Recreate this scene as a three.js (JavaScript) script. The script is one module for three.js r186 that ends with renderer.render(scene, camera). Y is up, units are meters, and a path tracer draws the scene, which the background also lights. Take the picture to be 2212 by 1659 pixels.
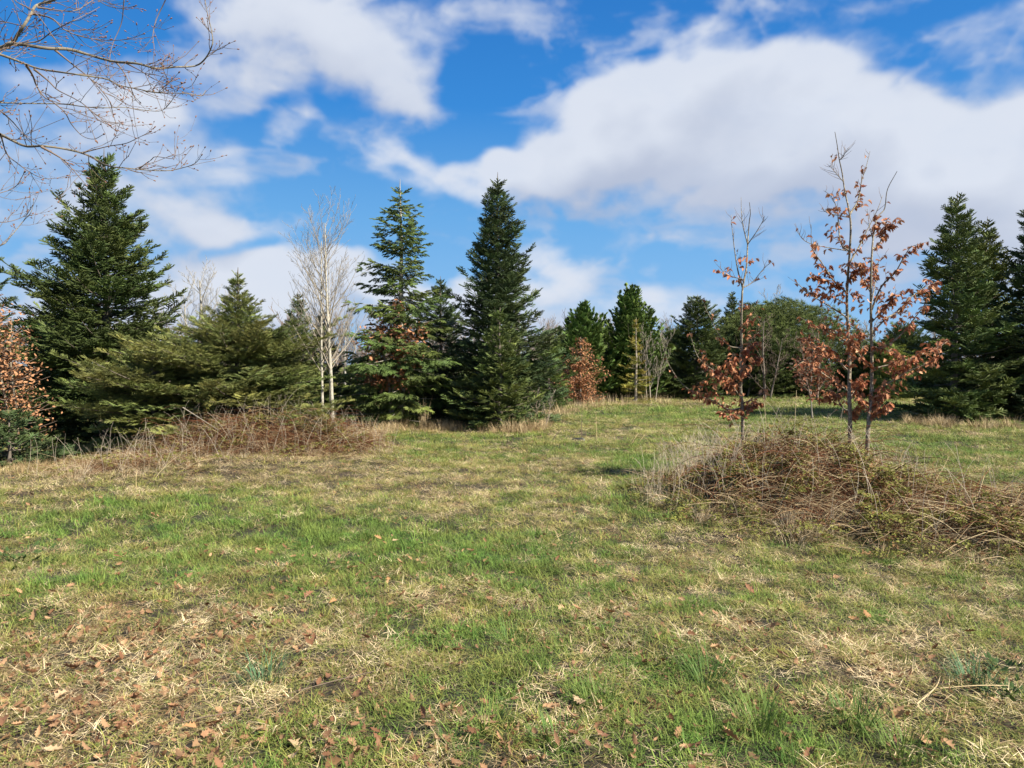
import * as THREE from 'three';
import { createNoise2D, createNoise3D } from 'simplex-noise';

// ------------------------------------------------------------------ camera, sky, sun, exposure
const EYE = 1.5, FPX = 1559.7, HORIZON = 788.5, CX = 1106;      // lens in pixels of a 2212 px wide picture
const scene = new THREE.Scene();
const camera = new THREE.PerspectiveCamera(56, 4 / 3, 0.05, 2000);
camera.position.set(0, EYE, 0);
camera.rotation.x = -Math.atan(41 / FPX);
camera.updateMatrixWorld(true);
const SUN = new THREE.Vector3(0.63, 0.68, 0.38).normalize();
const sun = new THREE.DirectionalLight(new THREE.Color(1.0, 0.93, 0.81), 5);
sun.position.copy(SUN).multiplyScalar(60);
sun.castShadow = true;
sun.shadow.mapSize.set(4096, 4096);
Object.assign(sun.shadow.camera, { left: -40, right: 40, top: 40, bottom: -40, near: 1, far: 140 });
scene.add(sun, sun.target);
const renderer = new THREE.WebGLRenderer({ antialias: true });
renderer.toneMapping = THREE.LinearToneMapping;
renderer.toneMappingExposure = 2.25;
renderer.shadowMap.enabled = true;

// ------------------------------------------------------------------ small tools
function rng(seed) {
  let a = seed >>> 0;
  return () => { a = (a + 0x6d2b79f5) | 0; let t = Math.imul(a ^ (a >>> 15), 1 | a); t = (t + Math.imul(t ^ (t >>> 7), 61 | t)) ^ t; return ((t ^ (t >>> 14)) >>> 0) / 4294967296; };
}
const V = (x, y, z) => new THREE.Vector3(x, y, z);
const lerp = THREE.MathUtils.lerp, clamp = THREE.MathUtils.clamp, smooth = THREE.MathUtils.smoothstep, PI = Math.PI;
const n2 = createNoise2D(rng(11)), n2b = createNoise2D(rng(12)), n3 = createNoise3D(rng(13));
const rr = (r, a, b) => a + (b - a) * r();
// the world point seen at (px, py) of the 2212 px wide picture at a depth in metres
function at(px, py, d) {
  const p = V((px - CX) / FPX, -(py - 829.5) / FPX, -1).applyQuaternion(camera.quaternion);
  return p.multiplyScalar(d / -p.z).add(camera.position);
}
const gauss = (x, z, cx, cz, rx, rz) => Math.exp(-(((x - cx) / rx) ** 2 + ((z - cz) / rz) ** 2));
// height of the ground
function H(x, z) {
  let h = 0.035 * n2(x * 0.35, z * 0.35) + 0.018 * n2b(x * 1.3, z * 1.3) + 0.006 * n2(x * 4.1 + 7, z * 4.1);
  h *= smooth(Math.hypot(x, z), 0.5, 2.5);
  h += 0.26 * gauss(x, z, 2.9, -7.7, 1.2, 1.3) + 0.18 * gauss(x, z, -4.1, -11.2, 1.8, 1.6);
  return h;
}
// height of the two bramble piles above the ground
function pileRight(x, z) {
  return (0.42 * Math.exp(-((((x - 3.05) / 1.12) ** 2 + ((z + 7.75) / 1.25) ** 2) ** 1.1)) + 0.24 * gauss(x, z, 4.2, -6.4, 1.1, 0.8) + 0.2 * gauss(x, z, 5.1, -5.8, 1.0, 0.8)) * (1 + 0.4 * n2b(x * 1.5 + 2, z * 1.5) + 0.25 * n2(x * 3.5, z * 3.5 + 5));
}
function pileLeft(x, z) {
  return (0.47 * Math.exp(-((((x + 4.3) / 1.55) ** 2 + ((z + 11.85) / 1.0) ** 2) ** 1.3)) + 0.26 * gauss(x, z, -2.95, -12.6, 0.6, 0.7) + 0.14 * gauss(x, z, -5.3, -10.0, 1.1, 0.7)) * (1 + 0.35 * n2b(x * 1.3 + 8, z * 1.3) + 0.25 * n2(x * 3.2, z * 3.2 + 5));
}

class MB {                                                      // collects triangles and tubes into one geometry
  constructor() { this.p = []; this.i = []; this.c = null; }
  v(x, y, z) { this.p.push(x, y, z); return this.p.length / 3 - 1; }
  tri(a, b, c) { this.i.push(a, b, c); }
  tube(pts, radii, sides = 5, cap = false) {
    const n = pts.length, t = V(), u = V(), w = V();
    let prev = -1;
    for (let k = 0; k < n; k++) {
      t.copy(pts[Math.min(n - 1, k + 1)]).sub(pts[Math.max(0, k - 1)]).normalize();
      u.set(0.31, 0.17, 0.93); if (Math.abs(u.dot(t)) > 0.9) u.set(0.95, 0.2, 0.1);
      u.cross(t).normalize(); w.copy(t).cross(u);
      const r = typeof radii === 'function' ? radii(k / (n - 1)) : radii[k], first = this.p.length / 3;
      for (let s = 0; s < sides; s++) {
        const a = (s / sides) * 2 * PI, ca = Math.cos(a) * r, sa = Math.sin(a) * r;
        this.v(pts[k].x + u.x * ca + w.x * sa, pts[k].y + u.y * ca + w.y * sa, pts[k].z + u.z * ca + w.z * sa);
      }
      if (prev >= 0) for (let s = 0; s < sides; s++) {
        const s2 = (s + 1) % sides;
        this.tri(prev + s, prev + s2, first + s); this.tri(prev + s2, first + s2, first + s);
      }
      prev = first;
    }
    if (cap) { const c = this.v(pts[n - 1].x, pts[n - 1].y, pts[n - 1].z); for (let s = 0; s < sides; s++) this.tri(prev + s, prev + ((s + 1) % sides), c); }
    return this;
  }
  blade(x, y, z, az, len, el, bend, w, segs = 3) {              // a tapering grass blade
    const dx = Math.cos(az), dz = Math.sin(az), sx = -dz, sz = dx;
    let px = x, py = y, pz = z, a = -1, b = -1;
    for (let k = 0; k <= segs; k++) {
      const f = k / segs, ww = w * (1 - f ** 1.5) * 0.5;
      if (k === segs) { const c = this.v(px, py, pz); this.tri(a, b, c); break; }
      const a2 = this.v(px - sx * ww, py, pz - sz * ww), b2 = this.v(px + sx * ww, py, pz + sz * ww);
      if (k) { this.tri(a, b, a2); this.tri(b, b2, a2); }
      a = a2; b = b2;
      const e = el + bend * f, l = len / segs;
      px += dx * Math.cos(e) * l; py += Math.sin(e) * l; pz += dz * Math.cos(e) * l;
    }
  }
  geo(normals = true) {
    const g = new THREE.BufferGeometry();
    g.setAttribute('position', new THREE.Float32BufferAttribute(this.p, 3));
    if (this.c) g.setAttribute('color', new THREE.Float32BufferAttribute(this.c, 3));
    g.setIndex(this.i);
    if (normals) g.computeVertexNormals();
    return g;
  }
}
function curve(points, n) { return new THREE.CatmullRomCurve3(points, false, 'centripetal').getPoints(n); }

const used = new Map();
function numbered(name) { const k = used.get(name) ?? 0; used.set(name, k + 1); return k ? name + '_' + String(k).padStart(3, '0') : name; }
function mark(o, label, category, group, kind) {
  o.userData = { label, category };
  if (group) o.userData.group = group;
  if (kind) o.userData.kind = kind;
  return o;
}
function thing(name, label, category, pos = V(0, 0, 0), group, kind) {
  const o = new THREE.Group(); o.name = numbered(name); o.position.copy(pos); scene.add(o);
  return mark(o, label, category, group, kind);
}
function part(name, geometry, material, parent, kind) {
  const m = new THREE.Mesh(geometry, material); m.name = name; m.castShadow = m.receiveShadow = true; parent.add(m);
  if (kind) m.userData.kind = kind;
  return m;
}
class Copies {                                                  // many tiny pieces nobody could count
  constructor() { this.m = []; this.c = []; this.M = new THREE.Matrix4(); this.Q = new THREE.Quaternion(); this.E = new THREE.Euler(); }
  put(pos, ex, ey, ez, sx, sy, sz, col) {
    this.E.set(ex, ey, ez, 'YXZ'); this.Q.setFromEuler(this.E);
    this.M.compose(pos, this.Q, V(sx, sy, sz)); this.m.push(this.M.clone()); this.c.push(col);
  }
  basis(pos, x, y, z, s, col) {
    const M = new THREE.Matrix4().makeBasis(x, y, z).scale(s).setPosition(pos); this.m.push(M); this.c.push(col);
  }
  build(name, geometry, material, parent, kind = 'stuff') {
    const o = new THREE.InstancedMesh(geometry, material, this.m.length), k = new THREE.Color();
    this.m.forEach((m, i) => { o.setMatrixAt(i, m); k.setRGB(...this.c[i]); o.setColorAt(i, k); });
    o.name = name; o.castShadow = o.receiveShadow = true; parent.add(o);
    if (kind) o.userData.kind = kind;
    return o;
  }
}
const mix3 = (a, b, t) => [lerp(a[0], b[0], t), lerp(a[1], b[1], t), lerp(a[2], b[2], t)];
const dim = (c, k) => [c[0] * k, c[1] * k, c[2] * k];
const std = (r, g, b, roughness = 0.9, extra = {}) => new THREE.MeshStandardMaterial({ color: new THREE.Color().setRGB(r, g, b), roughness, side: THREE.DoubleSide, ...extra });
const leafy = (r, g, b, roughness, transmission, extra = {}) => new THREE.MeshPhysicalMaterial({ color: new THREE.Color().setRGB(r, g, b), roughness, transmission, thickness: 0, specularIntensity: 0.25, side: THREE.DoubleSide, ...extra });

// procedural bark: vertical fissures and lichen blotches
function barkTexture(base, dark, pale, seed) {
  const W = 128, Hh = 256, data = new Uint8Array(W * Hh * 4), q = createNoise2D(rng(seed));
  const s8 = (x) => Math.round(255 * Math.pow(clamp(x, 0, 1), 1 / 2.2));
  for (let y = 0; y < Hh; y++) for (let x = 0; x < W; x++) {
    const f = q(x * 0.09, y * 0.02) * 0.6 + q(x * 0.25, y * 0.06) * 0.4, b = q(x * 0.04 + 50, y * 0.03), l = q(x * 0.1, y * 0.3 + 90);
    let c = mix3(base, dark, smooth(f, 0, 0.7)); c = mix3(c, pale, smooth(b, 0.25, 0.7) * 0.8); c = mix3(c, dark, smooth(l, 0.65, 0.8) * 0.8);
    const o = (y * W + x) * 4; data[o] = s8(c[0]); data[o + 1] = s8(c[1]); data[o + 2] = s8(c[2]); data[o + 3] = 255;
  }
  const t = new THREE.DataTexture(data, W, Hh); t.wrapS = t.wrapT = THREE.RepeatWrapping; t.magFilter = THREE.LinearFilter; t.colorSpace = THREE.SRGBColorSpace; t.needsUpdate = true;
  return t;
}
function withUV(geo, scale = 1.5) {                              // cylinder-like uv from height and bearing, in metres
  const p = geo.attributes.position, uv = new Float32Array(p.count * 2);
  for (let i = 0; i < p.count; i++) { uv[i * 2] = Math.atan2(p.getX(i) % 0.2, p.getZ(i) % 0.2) / 2; uv[i * 2 + 1] = p.getY(i) * scale; }
  geo.setAttribute('uv', new THREE.BufferAttribute(uv, 2));
  return geo;
}
const M = {
  firBark: std(0.14, 0.115, 0.09), greyBark: std(0.24, 0.215, 0.18),
  birch: std(1, 1, 1, 0.8, { map: barkTexture([0.4, 0.37, 0.29], [0.16, 0.14, 0.1], [0.52, 0.49, 0.41], 5) }),
  oakBark: std(1, 1, 1, 0.9, { map: barkTexture([0.2, 0.165, 0.11], [0.075, 0.058, 0.04], [0.38, 0.34, 0.25], 6) }),
  limb: std(1, 1, 1, 0.9, { map: barkTexture([0.16, 0.135, 0.095], [0.07, 0.055, 0.04], [0.26, 0.235, 0.15], 7) }),
  twig: std(0.16, 0.115, 0.085), birchTwig: std(0.29, 0.25, 0.19), paleTwig: std(0.36, 0.33, 0.27), bud: std(0.2, 0.1, 0.06),
  needle: new THREE.MeshPhysicalMaterial({ roughness: 0.6, specularIntensity: 0.35, side: THREE.DoubleSide }),
  leaf: leafy(1, 1, 1, 0.7, 0.3), grass: leafy(1, 1, 1, 0.65, 0.3), straw: leafy(1, 1, 1, 0.8, 0, { specularIntensity: 0.2 }), stem: leafy(1, 1, 1, 0.85, 0, { specularIntensity: 0.15 }),
};

// ------------------------------------------------------------------ the sky: air and clouds
function buildSky() {
  const W = 3072, Hh = 1536, data = new Float32Array(W * Hh * 4);
  const ang = (px, py) => { const p = at(px, py, 10).sub(camera.position).normalize(); return [Math.atan2(p.x, -p.z), Math.asin(p.y)]; };
  // centre (px), half sizes (px), tilt (degrees, clockwise on the picture), strength
  const banks = [
    [1620, 290, 420, 150, 5, 1.3], [1300, 330, 190, 95, -14, 0.85], [1040, 390, 200, 52, -4, 1.3], [1640, 110, 190, 70, 0, 0.45], [1900, 330, 260, 110, 10, 0.9], [1450, 200, 160, 70, -30, 0.7],
    [600, 70, 300, 105, 18, 0.82], [770, 120, 150, 66, 14, 0.7], [980, 270, 120, 55, 20, -0.9], [1850, 590, 220, 30, 0, -0.5], [560, 190, 160, 50, 20, 0.35], [900, 30, 160, 60, 10, 0.5], [1150, 50, 40, 90, -25, 0.55],
    [80, 290, 200, 140, 15, 0.5], [230, 170, 150, 80, 20, 0.42], [360, 330, 200, 70, 28, 0.45], [540, 345, 100, 45, 30, 0.6], [420, 200, 80, 60, 20, 0.3],
    [470, 470, 170, 50, 10, 1.0], [800, 610, 200, 50, 0, 0.6], [560, 690, 260, 50, 0, 0.6], [1000, 720, 260, 40, 0, 0.6], [150, 500, 230, 80, 0, 0.6], [420, 620, 230, 55, 0, 0.95], [640, 620, 160, 50, 0, 0.6], [130, 700, 300, 60, 0, 0.7],
    [660, 300, 75, 28, 15, 0.55], [790, 310, 50, 50, 20, 0.35],
    [980, 640, 200, 70, 0, 0.9], [1220, 640, 130, 70, 8, 0.75], [1100, 570, 80, 30, 0, 0.35], [1330, 540, 110, 25, 5, 0.35],
    [1450, 655, 75, 35, 0, 0.8], [1560, 700, 160, 30, 0, 0.5], [2120, 420, 170, 120, -18, 1.1], [2000, 560, 220, 70, -10, 0.55], [2200, 600, 160, 80, 0, 0.7],
    [720, 260, 120, 40, 20, -0.5], [1060, 190, 130, 110, 0, -0.8], [950, 470, 110, 70, 0, -0.5], [1330, 90, 120, 90, 0, -0.6], [720, 430, 80, 90, 0, -0.5], [640, 540, 220, 24, 0, -0.5], [330, 420, 110, 34, 15, -0.35], [120, 70, 140, 60, 0, -0.6], [1480, 20, 90, 50, 0, -0.5], [2080, 130, 150, 50, 35, -0.6], [1780, 40, 70, 50, 0, -0.4], [1960, 10, 120, 60, 0, -0.3], [560, 250, 60, 30, 20, -0.3], [300, 60, 60, 60, 0, -0.25], [1450, 575, 170, 35, 0, -0.4], [1990, 190, 130, 40, 30, -0.5], [1200, 520, 70, 60, 0, -0.4], [420, 230, 90, 40, 30, -0.3],
    [1950, 50, 130, 60, 30, 0.5], [2060, 120, 60, 60, 40, 0.3], [2190, 60, 50, 60, 20, 0.45], [1750, 600, 180, 30, -5, 0.35], [1300, 740, 500, 30, 0, 0.4], [1900, 740, 400, 40, 0, 0.4],
  ].map(([px, py, sx, sy, tilt, s]) => { const [a, e] = ang(px, py), t = tilt * PI / 180; return [a, e, FPX / sx, FPX / sy, Math.cos(t), Math.sin(t), s]; });
  const bankAt = (az, el) => {
    let d = 0;
    for (const [a, e, kx, ky, c, s, g] of banks) {
      const x = (az - a) * Math.cos(el), y = e - el, u = (x * c + y * s) * kx, w = (-x * s + y * c) * ky, q = u * u + w * w;
      if (q < 9) d += g * Math.exp(-0.95 * q);
    }
    return d;
  };
  const fbm = (x, y, z, o) => { let s = 0, a = 0.5; for (let i = 0; i < o; i++) { s += a * n3(x, y, z); x = x * 2.03 + 11.3; y = y * 2.03 + 5.1; z = z * 2.03 + 3.7; a *= 0.53; } return s; };
  const stops = [[0, [0.36, 0.6, 0.87]], [0.09, [0.24, 0.51, 0.86]], [0.2, [0.15, 0.42, 0.81]], [0.34, [0.045, 0.262, 0.7]], [0.5, [0.024, 0.18, 0.57]], [0.9, [0.014, 0.11, 0.44]], [1.6, [0.012, 0.09, 0.38]]];
  const blue = (el) => { for (let k = 1; k < stops.length; k++) if (el <= stops[k][0]) return mix3(stops[k - 1][1], stops[k][1], (el - stops[k - 1][0]) / (stops[k][0] - stops[k - 1][0])); return stops[stops.length - 1][1]; };
  for (let row = 0; row < Hh; row++) {
    const el = ((row + 0.5) / Hh - 0.5) * PI, y = Math.sin(el), ce = Math.cos(el), base = blue(Math.max(0, el));
    for (let col = 0; col < W; col++) {
      const o = (row * W + col) * 4;
      if (el < -0.02) { data[o] = 0.075; data[o + 1] = 0.08; data[o + 2] = 0.05; data[o + 3] = 1; continue; }
      const round = ((col + 0.5) / W - 0.5) * 2 * PI, x = Math.cos(round) * ce, z = Math.sin(round) * ce, az = Math.atan2(x, -z);
      const wx = 0.1 * n3(x * 3, y * 5, z * 3), wy = 0.1 * n3(x * 3 + 9, y * 5, z * 3);
      const f = fbm(x * 3.4 + wx, y * 6.2 + wy, z * 3.4, 7), fine = fbm(x * 11 + f, y * 17 + wx * 4, z * 11, 5);
      let billow = 0, ba = 0.5, bf = 7; for (let i = 0; i < 5; i++) { billow += ba * (0.55 - 1.6 * Math.abs(n3(x * bf + i * 7, y * bf * 1.5, z * bf))); bf *= 2.1; ba *= 0.58; }
      const aw = az + 0.045 * n3(x * 5 + 20, y * 8, z * 5) + 0.016 * n3(x * 15, y * 22, z * 15), ew = el + 0.03 * n3(x * 5, y * 8 + 20, z * 5) + 0.012 * n3(x * 17 + 4, y * 25, z * 17);
      const inside = (1 - smooth(Math.abs(az), 0.72, 0.95)) * (1 - smooth(el, 0.5, 0.75));
      let field = inside > 0 ? inside * bankAt(aw, ew) : 0;
      if (inside < 1) field += (1 - inside) * (0.36 + 0.75 * n3(x * 1.6 + 3, y * 2.6, z * 1.6 + 8));
      const d = field - 0.5 + 0.42 * f + 0.3 * fine + 0.24 * billow;
      const veil = 0.55 * smooth(fbm(x * 4.5 + f * 0.5 + 31, y * 11, z * 4.5, 6) + 0.35 * fine + 0.3 * field, 0.02, 0.75);
      const alpha = 1 - (1 - 0.95 * smooth(d, -0.34, 0.66)) * (1 - veil);
      // the lit crown of a bank is white, its underside greyer
      const above = inside > 0 ? inside * bankAt(aw + 0.012, ew + 0.05) + (1 - inside) * field * 0.8 : field * 0.8;
      const lit = clamp(0.62 + 0.5 * (field - above) + 0.16 * f + 0.08 * fine + 0.13 * billow - 0.10 * smooth(d, 0.5, 1.3), 0, 1);
      const cloud = mix3([0.45, 0.51, 0.66], [0.73, 0.78, 0.88], lit);
      const glow = 0.18 * Math.exp(-Math.acos(clamp(x * SUN.x + y * SUN.y + z * SUN.z, -1, 1)) / 0.35);
      for (let c = 0; c < 3; c++) data[o + c] = (lerp(base[c], cloud[c], alpha) + glow) / 2.25;
      data[o + 3] = 1;
    }
  }
  const t = new THREE.DataTexture(data, W, Hh, THREE.RGBAFormat, THREE.FloatType);
  t.mapping = THREE.EquirectangularReflectionMapping; t.magFilter = t.minFilter = THREE.LinearFilter; t.colorSpace = THREE.LinearSRGBColorSpace; t.needsUpdate = true;
  return t;
}
scene.background = scene.environment = buildSky();

// ------------------------------------------------------------------ what grows where on the ground
// blobs: centre on the picture, half sizes in its pixels, amount; turned into places and metres on the ground
const onGround = ([px, py, sx, sy, s]) => { const d = EYE * FPX / (py - HORIZON); return [(px - CX) / FPX * d, -d, sx * d / FPX, Math.max(0.12, sy * d * d / (FPX * EYE)), s]; };
const greenBlobs = [[120, 1012, 220, 30, -0.9], [560, 1012, 300, 16, -0.9], [500, 1150, 450, 55, 0.2], [950, 1190, 350, 60, 0.15], [800, 1180, 350, 60, 0.6], [300, 1120, 260, 35, 0.6], [1000, 1200, 300, 80, 0.35], [1150, 1280, 180, 80, 0.3], [1400, 1005, 110, 28, 0.8], [1500, 895, 260, 18, 0.5], [1850, 880, 150, 20, 0.5], [1000, 948, 120, 8, 0.5],
  [2050, 970, 220, 28, 0.4], [1600, 1600, 280, 90, 0.55], [1100, 1400, 160, 60, 0.4], [1500, 1450, 120, 60, 0.3], [1350, 1090, 120, 40, 0.4], [1900, 1640, 220, 40, 0.4], [330, 1250, 160, 40, 0.4], [1250, 1650, 220, 40, 0.4], [900, 1600, 150, 40, 0.2], [1220, 970, 60, 8, 0.6],
  [250, 1450, 420, 140, -0.9], [100, 1600, 320, 110, -0.8], [950, 1290, 120, 40, -0.7], [1000, 1060, 220, 40, -0.4], [940, 1110, 60, 15, -0.9], [1150, 1130, 100, 25, -0.7], [1240, 1000, 60, 15, -0.7], [600, 1030, 320, 22, -0.7], [1800, 1420, 220, 60, -0.5],
  [2000, 1500, 200, 70, -0.4], [1550, 873, 320, 7, -0.6], [100, 1060, 160, 35, -0.6], [1100, 932, 320, 12, -0.35], [2130, 1060, 90, 16, -0.9], [700, 1500, 220, 80, -0.4], [1500, 1180, 200, 60, -0.2]].map(onGround);
const litterBlobs = [[120, 1520, 330, 140, 1], [450, 1640, 330, 60, 0.9], [350, 1380, 250, 60, 0.5], [1000, 1630, 320, 80, 0.7], [1280, 1590, 200, 60, 0.4], [1500, 1400, 300, 80, 0.22], [800, 1250, 400, 100, 0.1], [1900, 1550, 320, 110, 0.25]].map(onGround);
const blobs = (list, x, z) => { let s = 0; for (const [cx, cz, rx, rz, g] of list) s += g * gauss(x, z, cx, cz, rx, rz); return s; };
const greenAt = (x, z) => clamp(0.56 + 0.22 * n2(x * 0.5 + 40, z * 0.5) + 0.32 * n2b(x * 1.9, z * 1.9) + 0.36 * n2(x * 5, z * 5) + 0.4 * n2b(x * 12 + 3, z * 12) + 0.75 * blobs(greenBlobs, x, z), 0, 1);

{ // ground: one sheet to the horizon, finer near the camera
  const pos = [], col = [], uv = [], idx = [], rings = 150, spokes = 220;
  for (let i = 0; i <= rings; i++) {
    const r = i === 0 ? 0 : 0.25 * Math.pow(900 / 0.25, i / rings);
    for (let j = 0; j < spokes; j++) {
      const a = (j / spokes) * 2 * PI, x = r * Math.cos(a), z = r * Math.sin(a);
      pos.push(x, r > 150 ? 0 : H(x, z), z); uv.push(x / 1.7, z / 1.7);
      const g = greenAt(x, z), pile = smooth(pileRight(x, z) + pileLeft(x, z), 0.05, 0.2), c = mix3(mix3([0.1, 0.07, 0.038], [0.06, 0.068, 0.022], g), [0.05, 0.03, 0.018], pile);
      col.push(...c);
    }
  }
  for (let i = 0; i < rings; i++) for (let j = 0; j < spokes; j++) {
    const a = i * spokes + j, b = i * spokes + ((j + 1) % spokes), c = a + spokes, d = b + spokes;
    idx.push(a, b, c, b, d, c);
  }
  const g = new THREE.BufferGeometry();
  g.setAttribute('position', new THREE.Float32BufferAttribute(pos, 3)); g.setAttribute('color', new THREE.Float32BufferAttribute(col, 3)); g.setAttribute('uv', new THREE.Float32BufferAttribute(uv, 2));
  g.setIndex(idx); g.computeVertexNormals();
  const S = 512, data = new Uint8Array(S * S * 4), q = createNoise3D(rng(77));
  for (let y = 0; y < S; y++) for (let x = 0; x < S; x++) {   // soil crumbs, tiling
    const a = x / S * 2 * PI, b = y / S * 2 * PI; let v = 0, k = 3, w = 0.5;
    for (let o = 0; o < 4; o++) { v += w * q(Math.cos(a) * k + 3 * Math.cos(b) * k, Math.sin(a) * k + 5, Math.sin(b) * k * 1.5 + o * 9); k *= 2.4; w *= 0.7; }
    const l = clamp(150 + 90 * v, 40, 255), o = (y * S + x) * 4; data[o] = l; data[o + 1] = l * 0.97; data[o + 2] = l * 0.92; data[o + 3] = 255;
  }
  const t = new THREE.DataTexture(data, S, S); t.wrapS = t.wrapT = THREE.RepeatWrapping; t.magFilter = THREE.LinearFilter; t.colorSpace = THREE.SRGBColorSpace; t.needsUpdate = true;
  const ground = part('ground', g, new THREE.MeshStandardMaterial({ vertexColors: true, map: t, bumpMap: t, bumpScale: 0.02, roughness: 1 }), scene, 'structure');
  mark(ground, 'rough meadow ground under the grass, straw and fallen leaves', 'ground', null, 'structure');
}

// ------------------------------------------------------------------ conifers
// a flat spray: one main shoot with side shoots, needles all around each
function sprayGeometry(seed, o = {}) {
  const { pairs = 5, angle = 0.9, needle = 0.085, width = 0.016, per = 46, flat = 0.6, droop = 0, side = 0.55, core = 0.045 } = o, r = rng(seed), b = new MB();
  const shoot = (p, d, len) => {
    const n = Math.max(5, Math.round(len * per)), up = V(0, 1, 0), s = V().copy(d).cross(up).normalize(), u = V().copy(s).cross(d).normalize(), ring = [];
    for (const [f, w] of [[0, 0.3], [0.3, 1], [0.75, 0.9], [1, 0.15]]) for (let k = 0; k < 5; k++) { const ph = k / 5 * 2 * PI + f * 2, q = V().copy(d).multiplyScalar(len * f).add(p).addScaledVector(s, Math.cos(ph) * core * w * rr(r, 0.7, 1.3)).addScaledVector(u, Math.sin(ph) * core * w * flat * rr(r, 0.7, 1.3)); ring.push(b.v(q.x, q.y, q.z)); }
    for (let j = 0; j < 3; j++) for (let k = 0; k < 5; k++) { const i0 = ring[j * 5 + k], i1 = ring[j * 5 + (k + 1) % 5], i2 = ring[j * 5 + 5 + k], i3 = ring[j * 5 + 5 + (k + 1) % 5]; b.tri(i0, i1, i2); b.tri(i1, i3, i2); }
    for (let k = 0; k < n; k++) {
      const f = (k + r()) / n, q = V().copy(d).multiplyScalar(len * f).add(p), ph = r() * 2 * PI;
      const out = V().copy(s).multiplyScalar(Math.cos(ph)).addScaledVector(u, Math.sin(ph) * flat + 0.15).normalize();
      const dir = V().copy(d).multiplyScalar(rr(r, 0.45, 0.9) + (f > 0.9 ? 0.8 : 0)).add(out).normalize(), l = needle * rr(r, 0.75, 1.2) * (1 - 0.35 * f);
      const w = V().copy(dir).cross(V(rr(r, -1, 1), rr(r, -1, 1), rr(r, -1, 1))).normalize().multiplyScalar(width / 2);
      const i0 = b.v(q.x - w.x, q.y - w.y, q.z - w.z), i1 = b.v(q.x + w.x, q.y + w.y, q.z + w.z), i2 = b.v(q.x + dir.x * l, q.y + dir.y * l, q.z + dir.z * l);
      b.tri(i0, i1, i2);
    }
  };
  shoot(V(0, 0, 0), V(1, droop, 0).normalize(), 1);
  for (let k = 0; k < pairs; k++) for (const s of [-1, 1]) {
    const f = 0.12 + 0.72 * (k + 0.25 * (s + 1) + 0.3 * r()) / pairs, an = angle * rr(r, 0.8, 1.15), len = (side * (1 - f) + 0.13) * rr(r, 0.8, 1.2);
    shoot(V(f, droop * f, 0), V(Math.cos(an), rr(r, -0.12, 0.12) + droop, s * Math.sin(an)).normalize(), len);
  }
  return b.geo(false);
}
const SPRAY = {
  fir: [1, 2, 3].map((s) => sprayGeometry(s, { pairs: 3, needle: 0.12, width: 0.024, per: 34, core: 0.052, side: 0.62, angle: 0.8 })),
  spruce: [4, 5].map((s) => sprayGeometry(s, { pairs: 5, needle: 0.09, width: 0.02, flat: 0.9, droop: -0.18, side: 0.5, per: 34, core: 0.036 })),
  cypress: [6, 7].map((s) => sprayGeometry(s, { pairs: 6, needle: 0.08, width: 0.03, angle: 0.55, per: 26, side: 0.45, core: 0.04 })),
  loose: [8, 9].map((s) => sprayGeometry(s, { pairs: 4, needle: 0.1, width: 0.018, per: 34, angle: 0.8, core: 0.032 })),
};
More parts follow.
